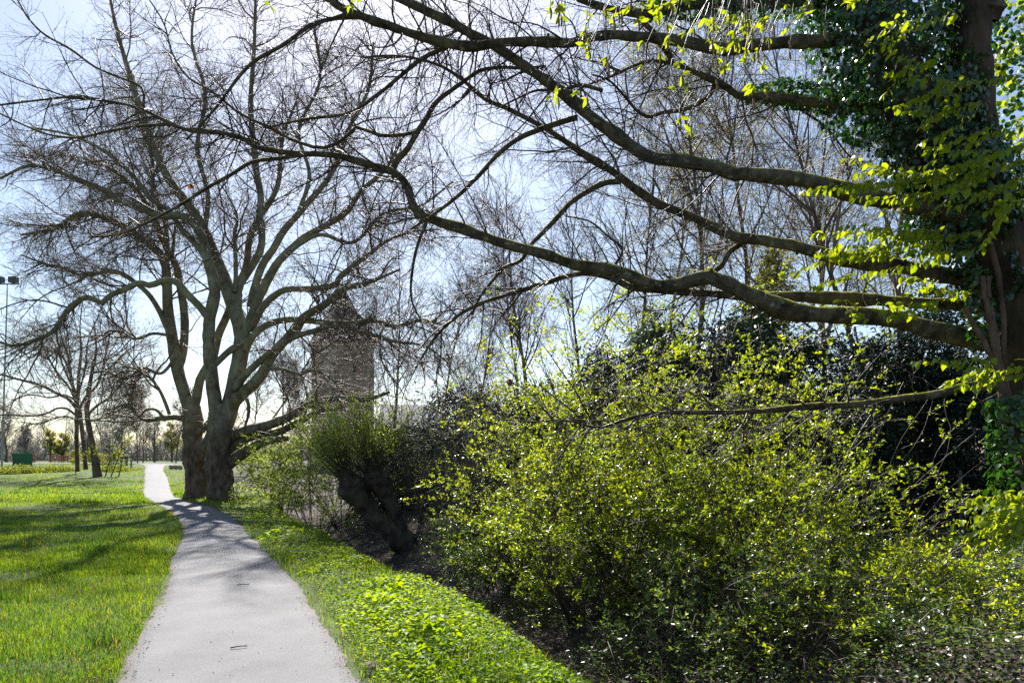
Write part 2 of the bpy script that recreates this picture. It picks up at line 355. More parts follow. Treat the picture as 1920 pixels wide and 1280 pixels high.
road = MB(); xs = np.arange(-160, 40, 2.0)
road.add(np.stack([np.tile(xs, 2), np.repeat([76.5, 81.5], len(xs)), np.full(2 * len(xs), 1.2)], -1), [[i, i + 1, len(xs) + i + 1, len(xs) + i] for i in range(len(xs) - 1)])
setting(road.build('road', plain('road_asphalt', (.27, .265, .27), .85, 0, 30)))

def rnd_ground(n, rng, px=(-500, 2400), Y=(3.2, 60), power=1.0):
    """points over the ground, thinner with distance"""
    u = rng.uniform(0, 1, n); y = Y[0] * (Y[1] / Y[0]) ** (u ** power); x = (rng.uniform(px[0], px[1], n) - HX) / F * y
    return x, y
def path_lr(y): return np.interp(y, PATH[:, 0], PATH[:, 1]), np.interp(y, PATH[:, 0], PATH[:, 2])
def upn(n, rng, s): return norm(np.stack([rng.normal(0, s, n), rng.normal(0, s, n), np.ones(n)], -1))

# lawn grass: every blade bends over
def blades(x, y, h, wd, rng, a, lean=.5):
    n = len(x); z = gz(x, y); p = np.stack([x, y, z - .01], -1); th = rng.uniform(0, 2 * math.pi, n)
    side = np.stack([np.cos(th), np.sin(th), np.zeros(n)], -1); ln = np.stack([-np.sin(th), np.cos(th), np.zeros(n)], -1) * (rng.uniform(.15, 1.0, n) * lean)[:, None]
    up = np.array([0, 0, 1.0]); h = h[:, None]; wd = wd[:, None] / 2
    m = p + (up * .55 + ln * .25) * h; tip = p + (up * .92 + ln) * h
    V = np.stack([p - side * wd, p + side * wd, m + side * wd * .8, m - side * wd * .8, tip], 1); b = np.arange(n)[:, None] * 5
    return V, b + np.array([[0, 1, 2, 3]]), b + np.array([[3, 2, 4]]), np.repeat(a, 5)
rng = RNG('lawn'); mb = MB()
for n, yr, px, hs, ws in ((170000, (4.0, 12), (-500, 470), .085, .0045), (170000, (10, 30), (-350, 470), .09, .007), (130000, (26, 77), (-300, 480), .10, .018)):
    x, y = rnd_ground(n, rng, px, yr); l, r = path_lr(y)
    edge = .03 + .06 * vnoise2(x, y, 3.0, 21); keep = (x < l + edge) | ((x > r - edge) & (x < r + 3) & (y > 27) & (x < vedge(y) + .5)); 
    pn = vnoise2(x, y, .55, 31) * .6 + vnoise2(x, y, 2.2, 32) * .5; bare = (vnoise2(x, y, .8, 33) > .42) & (rng.uniform(0, 1, n) < .75)
    keep &= ~bare & (y < 75.5); x, y, pn = x[keep], y[keep], pn[keep]
    tuft = sst(.5, .9, vnoise2(x, y, 1.6, 34))
    h = hs * rng.uniform(.3, 1.25, len(x)) * (1 + .6 * pn + 1.0 * tuft); wd = ws * rng.uniform(.7, 1.4, len(x))
    v, q, t, a = blades(x, y, h, wd, rng, np.where(rng.uniform(0, 1, len(x)) < .05, 0, np.clip(.5 + .45 * pn - .45 * tuft + rng.normal(0, .2, len(x)), .07, 1)), .85); mb.add(v, q, t, a)
setting(mb.build('grass', M['grass']), 'stuff')['label'] = 'bright green lawn grass left of the asphalt path'
# low leafy plants on the verge
rng = RNG('verge'); mb = MB()
for n, yr, sz in ((75000, (3.6, 13), .036), (45000, (11, 36), .05)):
    x, y = rnd_ground(n, rng, (380, 1500), yr); l, r = path_lr(y); ve = vedge(y)
    edge = .05 + .09 * vnoise2(x, y, 2.5, 41); keep = (x > r + edge + .02) & (x < ve + .12 + .22 * vnoise2(x, y, 1.7, 42)); x, y = x[keep], y[keep]; r = r[keep]; k = len(x)
    cl = vnoise2(x, y, 2.4, 43); dd = np.clip((x - r) / .5, .12, 1)
    top = .16 * (.55 + .45 * cl) * dd + .05 * sst(.2, .7, vnoise2(x, y, .9, 44)); u = rng.uniform(0, 1, k) ** .6
    p = np.stack([x, y, gz(x, y) + .01 + top * u], -1); th = rng.uniform(0, 6.283, k)
    d = np.stack([np.cos(th), np.sin(th), rng.normal(.1, .3, k)], -1)
    s = sz * rng.uniform(.5, 1.5, k) * (.6 + .4 * dd) * (1 + 1.1 * sst(.25, .8, vnoise2(x, y, 1.3, 47)))
    mb.leaves(p, d, upn(k, rng, .75), s, s * rng.uniform(.55, .95, k), np.clip(.45 + .3 * cl + rng.normal(0, .2, k) + .2 * (u - .6), 0, 1), .25, 4, .15)
setting(mb.build('ground_cover_leaves', M['verge']), 'stuff')['label'] = 'low bright green leafy plants on the verge right of the path'
mb = MB()
for n, yr, ws in ((26000, (3.6, 12), .005), (40000, (10, 34), .009)):
    x, y = rnd_ground(n, rng, (380, 1500), yr); l, r = path_lr(y); ve = vedge(y)
    keep = (x > r - .04 + .07 * vnoise2(x, y, 3, 45)) & (x < ve + .1) & ((vnoise2(x, y, .7, 46) > 0.0) | (x < r + .25) | (y > 14)); x, y = x[keep], y[keep]; k = len(x)
    v, q, t, a = blades(x, y, rng.uniform(.06, .2, k), ws * rng.uniform(.6, 1.3, k), rng, np.where(rng.uniform(0, 1, k) < .06, 0, np.clip(rng.normal(.5, .25, k), .07, 1)), .7); mb.add(v, q, t, a)
setting(mb.build('verge_grass', M['grass']), 'stuff')['label'] = 'longer grass among the leafy plants of the path verge'
# dead leaves: ditch, path edges, thin patches in the lawn, below the shrubs
rng = RNG('litter'); mb = MB()
x, y = rnd_ground(110000, rng, (-300, 2500), (3.0, 34)); l, r = path_lr(y); d = x - vedge(y); n = len(x)
pe = np.minimum(np.abs(x - l), np.abs(x - r)); u = rng.uniform(0, 1, n)
keep = ((d > -.05) & (u < .62)) | ((pe < .2) & (u < .75)) | ((x < l) & (vnoise2(x, y, .8, 33) > .36) & (u < .35)) | ((x > l) & (x < r) & (u < .012)) | ((x < l) & (u < .015))
x, y, d, l, r = x[keep], y[keep], d[keep], l[keep], r[keep]; n = len(x); on = (x > l) & (x < r)
p = np.stack([x, y, np.where(on, prof(y) + .035, gz(x, y) + .012 + rng.uniform(0, .03, n))], -1); th = rng.uniform(0, 6.283, n); s = rng.uniform(.02, .065, n) * np.where(on, .35, np.where(d < -.05, .5, 1))
mb.leaves(p, np.stack([np.cos(th), np.sin(th), rng.normal(0, .25, n)], -1), upn(n, rng, .45), s, s * rng.uniform(.4, .8, n), rng.uniform(0, 1, n) ** 1.6, .5, 4, .2)
setting(mb.build('fallen_leaves', M['litter']), 'stuff')['label'] = 'brown dead leaves in the ditch and along the path edges'
# ivy and bramble over the bank below the shrubs
rng = RNG('under'); mb = MB(); st = MB()
for n, yr, sz in ((70000, (4.2, 11), .042), (60000, (9, 30), .05)):
    x, y = rnd_ground(n, rng, (420, 2500), yr); d = x - vedge(y); cl = vnoise2(x, y, .9, 51) * .6 + vnoise2(x, y, 2.6, 52) * .5
    keep = (d > .5 + .4 * vnoise2(x, y, 1.1, 53)) & (cl > -.25 + .5 * (1 - sst(.8, 1.8, d))); keep &= (rng.uniform(0, 1, n) < np.where((x > 1.4) & (y < 7.6), .62 + .3 * (cl > .25), 1)); x, y, d, cl = x[keep], y[keep], d[keep], cl[keep]; k = len(x)
    top = (.06 + .34 * sst(-.1, .8, cl)) * sst(.3, 1.5, d); u = rng.uniform(0, 1, k) ** .7
    p = np.stack([x, y, gz(x, y) + .02 + top * u], -1); th = rng.uniform(0, 6.283, k); s = sz * rng.uniform(.5, 1.35, k)
    mb.leaves(p, np.stack([np.cos(th), np.sin(th), rng.normal(0, .35, k)], -1), upn(k, rng, .6), s, s * rng.uniform(.6, .9, k), np.clip(rng.normal(.45, .25, k) + .3 * vnoise2(x, y, .5, 54), 0, 1), .25, 4, .15)
setting(mb.build('undergrowth', M['bramble']), 'stuff')['label'] = 'ivy and bramble leaves covering the shaded bank below the shrubs'
k = 900; x, y = rnd_ground(k, rng, (500, 2300), (4.5, 20)); d = x - vedge(y); s_ = d > .5; x, y = x[s_], y[s_]; k = len(x); th = rng.uniform(0, 6.283, k)
pts = wander(np.stack([x, y, gz(x, y)], -1), np.stack([np.cos(th), np.sin(th), rng.uniform(.2, 1.4, k)], -1), rng.uniform(.3, 1.1, k), 7, .18, (0, 0, -.09), rng)
MBs = MB().tubes(pts, np.full((k, 7), .0028), 3, a=rng.uniform(0, 1, k)); setting(MBs.build('bramble_stems', M['pale_twig']), 'stuff')['label'] = 'thin arching bramble stems over the bank'

# ------------------------------------------------------------------ the big hornbeam at the right
HB = thing('hornbeam_tree', 'big tree at the right edge with ivy-clad trunk and long mossy limbs over the path', 'tree', (6.2, 6.6, gz(6.2, 6.6)))
def one(name, px, Y, wd, mat, parent, S=10, K=36, lump=.16, ls=7):
    p, r = limb(px, Y, wd, K); MB().tubes(p, r, S, lump=lump, lscale=ls, seed=len(px)).build(name, mat, parent); return p, r
one('trunk', [(2190, 1330), (2120, 1180), (2045, 1000), (1990, 850), (1955, 720), (1924, 600), (1893, 490), (1862, 390), (1838, 290), (1828, 200), (1822, 100), (1824, 0), (1832, -120), (1850, -300)], [6.7, 6.6, 6.5, 6.5, 6.6], [210, 170, 158, 150, 150, 140, 118, 96, 74, 66, 62, 58, 54, 46], M['hornbeam_trunk'], HB, 18, 60, .13, 5)
one('stem', [(1900, 500), (1850, 430), (1795, 350), (1745, 270), (1705, 190), (1672, 110), (1645, 30), (1615, -70), (1580, -200)], [6.6, 6.8, 7.0], [90, 104, 96, 90, 84, 76, 70, 62], M['hornbeam_trunk'], HB, 16, 40, .12, 5)
LIMBS = [
 # long limb over the middle, bending up at the elbow and out to the left edge
 ([(1960, 662), (1905, 650), (1860, 641), (1800, 628), (1740, 616), (1700, 605), (1640, 594), (1580, 590), (1520, 588), (1475, 580), (1430, 563), (1395, 548), (1360, 531), (1322, 520), (1285, 530), (1233, 537), (1183, 517), (1133, 503), (1067, 493), (1033, 480), (967, 463), (917, 447), (867, 430), (817, 413), (787, 402), (773, 385), (768, 360), (757, 338), (737, 322), (710, 313), (677, 305), (643, 294), (600, 289), (567, 289), (517, 283), (483, 276), (450, 258), (400, 247), (360, 246), (317, 230), (283, 213), (250, 200), (200, 190), (133, 182), (83, 187), (0, 197), (-70, 206), (-140, 205)],
  [6.6, 6.7, 7.0, 7.2, 7.5, 7.8, 8.0], [58, 52, 50, 48, 46, 40, 36, 30, 28, 27, 22, 17, 14, 11, 8, 6, 5, 4]),
 ([(1900, 590), (1820, 575), (1713, 567), (1580, 560), (1480, 555), (1413, 556), (1340, 551), (1280, 547), (1225, 544), (1183, 538), (1150, 523), (1100, 512), (1067, 517), (1033, 527), (983, 543), (950, 553), (917, 563), (883, 577), (850, 598), (827, 620), (810, 640), (800, 655), (780, 690)], [6.7, 7.2, 7.6, 7.9], [38, 32, 30, 28, 22, 18, 15, 12, 9, 5]),
 ([(1880, 545), (1810, 524), (1740, 511), (1680, 499), (1580, 485), (1480, 460), (1440, 452), (1387, 445), (1330, 422), (1280, 400), (1240, 385), (1183, 348), (1147, 320), (1100, 293), (1067, 270), (1027, 243), (983, 220), (950, 203), (910, 187), (883, 163), (857, 143), (833, 127), (800, 115), (740, 105), (680, 108)], [6.5, 6.8, 7.3, 7.6], [46, 40, 36, 32, 30, 26, 22, 18, 13, 10, 7, 5]),
 ([(1850, 420), (1763, 396), (1680, 379), (1613, 366), (1547, 347), (1480, 333), (1430, 330), (1380, 326), (1330, 311), (1280, 302), (1230, 297), (1199, 285), (1165, 261), (1126, 233), (1100, 213), (1067, 183), (1017, 147), (967, 113), (933, 90), (877, 60), (833, 37), (787, 15), (750, -2), (690, -35), (600, -90)], [6.5, 6.5, 6.7, 6.9], [54, 46, 42, 40, 38, 36, 33, 30, 27, 25, 22, 18, 14]),
 ([(1740, 95), (1680, 80), (1595, 76), (1490, 79), (1400, 87), (1360, 92), (1329, 88), (1282, 78), (1204, 70), (1133, 66), (1067, 80), (1000, 78), (933, 81), (883, 88), (833, 80), (783, 67), (733, 50), (683, 33), (643, 16), (617, 0), (560, -40), (480, -80)], [6.9, 6.7, 6.5, 6.6], [36, 32, 30, 32, 33, 30, 26, 24, 24, 25, 24, 20, 18, 14, 9]),
 ([(1740, 215), (1680, 210), (1595, 198), (1530, 193), (1478, 185), (1433, 180), (1381, 178), (1366, 166), (1345, 154), (1308, 138), (1269, 122), (1246, 116), (1212, 116), (1186, 125), (1152, 141), (1100, 161), (1050, 190)], [7.0, 7.3, 7.6], [34, 32, 30, 28, 24, 20, 16, 12, 9, 7, 5, 3]),
 ([(1980, 745), (1920, 732), (1873, 726), (1813, 724), (1763, 737), (1680, 748), (1630, 756), (1513, 762), (1413, 771), (1340, 773), (1280, 773), (1230, 774), (1180, 784), (1130, 800), (1105, 799), (1080, 791), (1055, 788), (1000, 790), (940, 786)], [6.6, 6.6, 6.9, 7.1], [40, 32, 26, 22, 22, 20, 17, 14, 12, 10, 8, 5, 3]),
 ([(1680, -5), (1600, 4), (1500, 4), (1412, 6), (1310, 9), (1256, 16), (1204, 26), (1150, 18), (1100, 4), (1040, -20)], [7.0, 6.8, 6.6], [30, 28, 26, 22, 18, 14]),
 ([(1850, 40), (1880, -60), (1930, -180), (1990, -300)], [6.5, 6.2, 6.0], [60, 50, 40]),
]
SUBS = [
 ([(690, 33), (633, 34), (593, 43), (533, 83), (467, 123), (443, 150), (417, 187), (383, 227), (350, 262)], [6.6, 6.8, 7.0], [10, 9, 8, 6, 4]),
 ([(283, 213), (277, 213), (267, 167), (217, 143), (180, 127), (133, 93), (77, 60), (50, 30), (33, 0), (10, -40)], [8, 8.2], [6, 5, 5, 4, 3]),
 ([(318, 233), (260, 237), (200, 247), (147, 258), (93, 253), (50, 237), (0, 213), (-50, 190)], [8, 8.3], [7, 6, 5, 4, 3]),
 ([(783, 247), (747, 254), (707, 253), (667, 239), (640, 265), (610, 277), (560, 267), (500, 237), (450, 213), (400, 173), (350, 143), (323, 100), (307, 43), (280, 0)], [7.4, 7.9], [9, 8, 7, 6, 5, 4, 3]),
 ([(737, 318), (745, 300), (760, 285), (783, 247), (797, 227), (817, 193), (850, 167), (870, 153), (900, 133), (933, 127), (983, 128), (1023, 125)], [7.5, 7.3, 6.9], [15, 13, 11, 9, 7, 6]),
 ([(845, 84), (787, 113), (750, 143), (727, 163), (700, 183), (667, 207), (633, 217), (600, 220), (560, 226), (500, 240)], [6.6, 7], [11, 9, 8, 6, 4]),
 ([(1083, 220), (1065, 225), (1020, 240), (967, 263), (933, 290), (900, 327), (867, 360), (813, 402), (770, 430)], [6.8, 7.2], [14, 12, 10, 9, 8, 5]),
 ([(1165, 340), (1133, 343), (1100, 360), (1067, 383), (1043, 410), (1017, 437), (997, 457), (975, 490), (947, 500), (923, 527), (900, 557), (885, 590)], [7.3, 7.5], [14, 12, 11, 9, 7, 5]),
 ([(800, 408), (798, 420), (787, 447), (773, 507), (773, 567), (790, 603), (800, 640)], [7.5, 7.6], [8, 7, 6, 4, 3]),
 ([(1153, 497), (1167, 470), (1137, 440), (1100, 413), (1087, 410), (1060, 405)], [7.2, 7.1], [6, 5, 4, 3]),
 ([(1395, 447), (1385, 460), (1370, 470), (1353, 497), (1330, 515)], [7, 7], [14, 13, 12, 11]),
 ([(1345, 156), (1321, 187), (1300, 199), (1282, 206), (1243, 211), (1215, 219), (1199, 211), (1168, 177), (1140, 150), (1110, 140)], [7.4, 7.3], [13, 10, 9, 7, 5, 4]),
 ([(1259, 118), (1253, 100), (1243, 88), (1225, 60), (1204, 40), (1180, 10)], [7.4, 7], [13, 12, 10, 8]),
 ([(567, 290), (525, 297), (470, 305), (434, 327), (391, 351), (348, 378), (305, 402), (259, 425), (220, 440), (170, 445)], [7.8, 8.0], [9, 8, 8, 6, 5, 4]),
 ([(1130, 170), (1090, 160), (1050, 170), (1005, 170), (970, 185), (930, 205)], [6.9, 6.7], [9, 7, 5, 3]),
 ([(1390, 180), (1400, 230), (1412, 260), (1410, 300), (1405, 345)], [7.3, 7.3], [5, 4, 3, 2]),
 ([(1500, 205), (1550, 240), (1590, 290), (1630, 330)], [7.3, 8.3], [6, 4, 3]),
 ([(1130, 800), (1110, 775), (1135, 757), (1155, 740)], [7, 7], [8, 5, 3]), ([(1100, 795), (1060, 760), (1040, 745), (1010, 720)], [7, 6.9], [6, 4, 3]),
 ([(1240, 120), (1215, 170), (1190, 225), (1165, 285), (1138, 340)], [7.5, 7.4], [5, 4, 3, 2]),
]
pl, pr_ = [], []
for px, Y, wd in LIMBS:
    wd = [q * .66 for q in wd]
    p, r = limb(px, Y, wd, 130 if len(px) > 30 else 90); kr = RNG('knots%d' % len(px)); n_ = len(p)
    for j in kr.integers(4, n_ - 10, 7): r = r * (1 + kr.uniform(.1, .3) * np.exp(-((np.arange(n_) - j) / 1.6) ** 2))
    lm = MB().tubes(p, r, 14, lump=.3, lscale=9, seed=len(px))
    for j in kr.integers(4, int(n_ * .8), 8):
        d = norm(kr.normal(0, 1, 3) + np.array([0, -.3, .2])); L_ = r[j] + kr.uniform(.02, .09); q = np.stack([p[j], p[j] + d * L_ * .7, p[j] + d * L_]); lm.tubes(q[None], np.array([[r[j] * .5, r[j] * .3, r[j] * .22]]), 7, lump=.3, lscale=30)
    lm.build('limb', M['hornbeam'], HB)
    i = np.linspace(0, len(p) - 1, 24).astype(int); pl.append(p[i]); pr_.append(r[i])
for px, Y, wd in SUBS:
    wd = [q * .85 for q in wd]
    p, r = one('branch', px, Y, wd, M['hornbeam'], HB, 7, 30, .15, 14)
    i = np.linspace(0, len(p) - 1, 24).astype(int); pl.append(p[i]); pr_.append(r[i])
L0 = (np.stack(pl), np.stack(pr_)); rng = RNG('hbtw')
main = (L0[0][:8], L0[1][:8]); sub = (L0[0][9:], L0[1][9:])
l1 = cat(grow(main, 400, 1.35, 1.0, .13, (-.02, 0, -.02), 9, .009, rng, (.32, 1), .3, .8), grow(sub, 210, .9, .8, .14, (0, 0, -.02), 9, .006, rng, (.1, 1), .4))
l2 = cat(grow(l1, 4400, .55, .75, .15, (0, 0, -.02), 6, .0034, rng, (.1, 1), .4, .7), grow(L0, 500, .5, 1.0, .15, (0, 0, -.03), 6, .0034, rng, (.35, 1), .3, .7))
l3 = grow(l2, 15000, .2, .75, .15, (0, 0, 0), 4, .0019, rng, (.1, 1), .3)
mb = MB()
for g, S in ((l1, 5), (l2, 3), (l3, 3)): mb.tubes(*g, S, a=rng.uniform(0, 1, len(g[0])))
# buds at the twig tips
bp = l3[0][:, -1]; bd = norm(l3[0][:, -1] - l3[0][:, -2])
mb.tubes(np.stack([bp, bp + bd * .006, bp + bd * .014], 1), np.tile([.0016, .0026, .0006], (len(bp), 1)), 3, a=.2)
mb.build('crown', M['twig'], HB)
# bare pale shoots on the limbs near the trunk
l4 = grow((L0[0][[0, 1, 2, 6]][:, :10], L0[1][[0, 1, 2, 6]][:, :10]), 60, .8, .9, .16, (0, 0, .02), 8, .004, rng, (.2, 1), .2); l5 = grow(l4, 160, .25, .7, .15, (0, 0, .0), 5, .002, rng)
mb = MB()
for g in (l4, l5): mb.tubes(*g, 3, a=rng.uniform(0, 1, len(g[0])))
mb.build('water_shoots', M['pale_twig'], HB)

# leafy sprays: a zigzag twig with two ranks of hanging pleated leaves
def spray(mb, tw, p, rng, leaf=.055, gap=.03, hang=.6, a0=.5, rr=.0022):
    L = np.linalg.norm(np.diff(p, axis=0), axis=1).sum(); n = max(3, int(L / gap)); q = resample(p, n)
    t = norm(np.gradient(q, axis=0)); side = norm(np.cross(t, [0, 0, 1.0])) * np.where(np.arange(n) % 2, 1, -1)[:, None]
    d = norm(t * .5 + side * .75 + np.array([0, 0, -1.0]) * rng.uniform(.1, 1.3, (n, 1)) * hang * 1.5 + rng.normal(0, .35, (n, 3))); nn = norm(np.array([0, -.3, .8]) + rng.normal(0, .6, (n, 3)))
    s = leaf * rng.uniform(.4, 1.3, n); q = q + rng.normal(0, .006, q.shape); mb.leaves(q, d, nn, s, s * rng.uniform(.5, .68, n), np.clip(a0 + rng.normal(0, .25, n), 0, 1), .3, 7, .25)
    tw.tubes(q[None], (rr * (1 - .6 * np.linspace(0, 1, n)))[None], 3, a=.4)
SPR = [([(1870, 288), (1780, 318), (1700, 345), (1640, 350), (1600, 362)], 5.6), ([(1890, 300), (1820, 330), (1740, 362), (1690, 372), (1625, 375)], 5.7), ([(1930, 268), (1850, 290), (1800, 308), (1765, 318)], 5.4), ([(1930, 232), (1860, 250), (1800, 272), (1760, 280)], 5.5),
 ([(1850, 430), (1760, 446), (1680, 456), (1600, 460), (1535, 472)], 5.9), ([(1830, 470), (1760, 470), (1690, 478), (1610, 482), (1555, 488)], 5.9), ([(1800, 440), (1720, 440), (1650, 440), (1585, 438)], 6.0), ([(1820, 548), (1760, 542), (1710, 543), (1690, 550)], 6.0), ([(1800, 556), (1765, 560), (1735, 566)], 6.0),
 ([(1940, 688), (1860, 695), (1810, 706), (1768, 716)], 5.6), ([(1940, 700), (1880, 706), (1840, 710)], 5.5), ([(1920, 138), (1840, 152), (1780, 160), (1720, 182)], 5.6), ([(1850, 188), (1790, 204), (1735, 222)], 5.7), ([(1935, 380), (1880, 384), (1850, 392)], 5.2), ([(1930, 330), (1880, 345), (1850, 360), (1815, 365)], 5.4),
 ([(1930, 300), (1880, 310), (1840, 335), (1790, 350)], 5.3), ([(1990, 930), (1920, 945), (1870, 955), (1830, 985)], 5.2), ([(1990, 960), (1920, 968), (1870, 985), (1815, 1008)], 5.2), ([(1980, 1000), (1910, 1000), (1860, 1012)], 5.1), ([(1990, 905), (1930, 925), (1890, 938), (1850, 945)], 5.3), ([(1960, 975), (1900, 985), (1850, 1000)], 5.0),
 ([(1700, 585), (1680, 590), (1665, 596)], 6), ([(1620, 588), (1600, 590)], 6), ([(1800, 20), (1740, 40), (1700, 60), (1660, 85)], 5.5), ([(1760, 110), (1720, 118), (1690, 130)], 5.6)]
rng = RNG('spray')
lf, tw = MB(), MB()
for px, Y in SPR:
    p = np.stack([P(a, b, Y + .25 * i / len(px) + rng.normal(0, .03)) for i, (a, b) in enumerate(px)]); spray(lf, tw, p, rng, .08, .019)
    for k in range(3):
        o = rng.normal(0, .06, 3); q = p[1:] if len(p) > 2 else p; spray(lf, tw, q + o + np.linspace(0, 1, len(q))[:, None] * rng.normal(0, .12, 3), rng, .075, .024)
# dense young leaves beside and behind the trunk at the right edge
for k in range(330):
    px, py, Y = rng.uniform(1870, 2200), rng.uniform(-60, 420), rng.uniform(6.9, 9.0)
    if px < 1905 and py < 60: continue
    p0 = P(px, py, Y); d = np.array([-.5 + rng.normal(0, .3), rng.normal(-.2, .4), rng.normal(.05, .25)]); L = rng.uniform(.3, .8)
    spray(lf, tw, np.stack([p0, p0 + d * L * .5, p0 + d * L - np.array([0, 0, .06])]), rng, .07, .03)
# leaves and catkins hanging into the top of the view
for px0, px1, py, n, Y in ((1030, 1170, 20, 7, 3.2), (1080, 1140, 85, 4, 3.2), (1170, 1300, 10, 8, 3.1), (1180, 1260, 60, 4, 3.1), (1280, 1460, 40, 12, 3.3), (1330, 1440, 75, 7, 3.3), (1260, 1440, 105, 7, 3.2), (1395, 1450, 150, 2, 3.2), (1020, 1120, 160, 4, 3.3), (1470, 1530, 15, 4, 3.2), (1590, 1620, 15, 2, 3.2), (1270, 1300, 205, 2, 3.4), (1200, 1290, 130, 3, 3.4), (640, 680, 0, 2, 3.3), (500, 520, 5, 1, 3.3)):
    for k in range(int(n * 1.6)):
        c = P(rng.uniform(px0, px1), py + rng.normal(0, 16), Y + rng.normal(0, .15)); top = c + np.array([rng.normal(.03, .05), rng.normal(0, .05), rng.uniform(.1, .3)])
        tw.tubes(resample(np.stack([top, (top + c) / 2 + rng.normal(0, .01, 3), c]), 6)[None], np.full((1, 6), .0014), 3, a=.5)
        j = rng.integers(2, 6); dd = np.stack([rng.normal(-.1, .5, j), rng.normal(0, .5, j), rng.uniform(-1.2, .1, j)], -1); s = .046 * rng.uniform(.5, 1.25, j)
        lf.leaves(np.tile(c, (j, 1)), dd, rng.normal(0, 1, (j, 3)), s, s * .42, rng.uniform(.35, 1, j), .35, 7, .15)
        if rng.uniform() < .55 and px0 > 1000:
            L = rng.uniform(.035, .07); q = np.stack([c, c + [.004, 0, -L * .5], c + [.002, .003, -L]]); MB().tubes(resample(q, 6)[None], np.array([[.002, .0045, .005, .005, .004, .001]]), 6, lump=.3, lscale=300).build('catkin', M['catkin'], HB)
for px, py in ((1330, 70), (1335, 120), (1343, 160), (1400, 30), (1450, 60), (1480, 85), (1545, 65), (1150, 40), (1165, 35), (1140, 130), (1395, 160), (1412, 195), (1480, 105), (1395, 8)):
    c = P(px, py, 3.2); L = rng.uniform(.04, .075); MB().tubes(resample(np.stack([c + [0, 0, L * .5], c + [.004, 0, 0], c + [.008, .003, -L * .5]]), 6)[None], np.array([[.002, .0045, .005, .005, .004, .001]]), 6, lump=.3, lscale=300).build('catkin', M['catkin'], HB)
    tw.tubes(resample(np.stack([c + [.02, 0, .2], c + [0, 0, L * .5]]), 4)[None], np.full((1, 4), .0012), 3)
# the overhead branch those tassels hang from
ov = np.stack([P(1700, -60, 4.2), P(1500, -30, 3.5), P(1300, -25, 3.3), P(1100, -20, 3.25), P(900, -25, 3.3), P(640, -30, 3.4)]); tw.tubes(resample(ov, 30)[None], np.linspace(.014, .004, 30)[None], 6, a=.3)
lf.build('foliage', M['hornbeam_leaf'], HB); tw.build('leafy_sprays', M['twig'], HB)

# ivy climbing the hornbeam
IV = thing('climbing_ivy', 'dark glossy ivy climbing the trunk of the big tree at the right edge', 'ivy', (5.5, 6.5, gz(5.5, 6.5)))
rng = RNG('ivy'); lf, vn = MB(), MB()
def ivy_on(px, Y, wd, n, size=.06, spreadf=1.0, a0=.4):
    p, r = limb(px, Y, wd, 60); i = rng.integers(0, 60, n); th = rng.uniform(0, 6.283, n); t = norm(np.gradient(p, axis=0))[i]
    u = norm(np.cross(t, [0.3, 1.0, 0.2])); v = np.cross(t, u); o = u * np.cos(th)[:, None] + v * np.sin(th)[:, None]
    nz = vnoise(p[i] + o * .3, 3.0, 61); keep = nz > -.35
    rad = r[i] * spreadf * (1 + .35 * nz) * rng.uniform(.75, 1.12, n); pos = p[i] + o * rad[:, None] + rng.normal(0, .012, (n, 3))
    d = norm(np.array([0, 0, -1.0]) + o * .45 + rng.normal(0, .5, (n, 3))); nn = norm(o + np.array([0, 0, .25]) + rng.normal(0, .35, (n, 3))); s = size * rng.uniform(.5, 1.25, n)
    pos, d, nn, s = pos[keep], d[keep], nn[keep], s[keep]; lf.leaves(pos, d, nn, s, s * rng.uniform(.8, 1.1, len(s)), np.clip(rng.normal(a0, .25, len(s)), 0, 1), .18, 7, .15)
ivy_on([(1850, 440), (1795, 350), (1740, 270), (1700, 190), (1665, 110), (1640, 30), (1610, -80)], [6.7, 7.0], [130, 170, 200, 220, 210, 200], 7500, .058)
ivy_on([(1800, 330), (1760, 250), (1720, 150), (1700, 50), (1690, -60)], [6.5, 6.6], [130, 170, 200, 200], 4200, .058)
ivy_on([(1870, 560), (1845, 500), (1830, 440), (1820, 380), (1790, 300)], [6.35, 6.4], [80, 110, 130, 140], 2400, .058)
ivy_on([(1600, 190), (1540, 183), (1480, 172), (1430, 170), (1400, 175)], [7.25, 7.4], [46, 44, 36, 20], 1300, .045, 1.1)
ivy_on([(1680, -2), (1500, 4), (1310, 9), (1220, 20)], [7.0, 6.7], [60, 50, 40, 20], 1600, .05, 1.1)
ivy_on([(1850, 640), (1838, 570), (1828, 500)], [6.3, 6.3], [40, 46, 40], 420, .06)
ivy_on([(1975, 990), (1945, 900), (1928, 840), (1910, 780), (1895, 740)], [6.0, 6.1], [150, 130, 100, 60], 1500, .07, 1.0, .6)
ivy_on([(1900, 240), (1890, 120), (1880, 0)], [6.8, 6.9], [110, 120, 120], 900, .055)
for px in ([(1930, 880), (1905, 800), (1880, 730), (1862, 660), (1850, 600), (1840, 520)], [(1945, 880), (1920, 810), (1893, 740), (1872, 680), (1866, 620), (1860, 520)], [(1900, 790), (1880, 700), (1850, 640), (1828, 600), (1815, 570)], [(1960, 960), (1925, 850), (1885, 760), (1878, 690), (1880, 600), (1850, 450)], [(1975, 1100), (1950, 960), (1935, 880)]):
    p, r = limb(px, [6.15, 6.2], [11, 12, 9], 40); p = p + np.cumsum(rng.normal(0, .004, p.shape), 0); vn.tubes(p, r, 6, lump=.2, lscale=20)
vn.build('ivy_stems', barkmat('ivy_stem_bark', (.05, .03, .02), (.12, .08, .055), (.2, .14, .1), 14), IV)
lf.build('ivy_leaves', M['ivy'], IV)

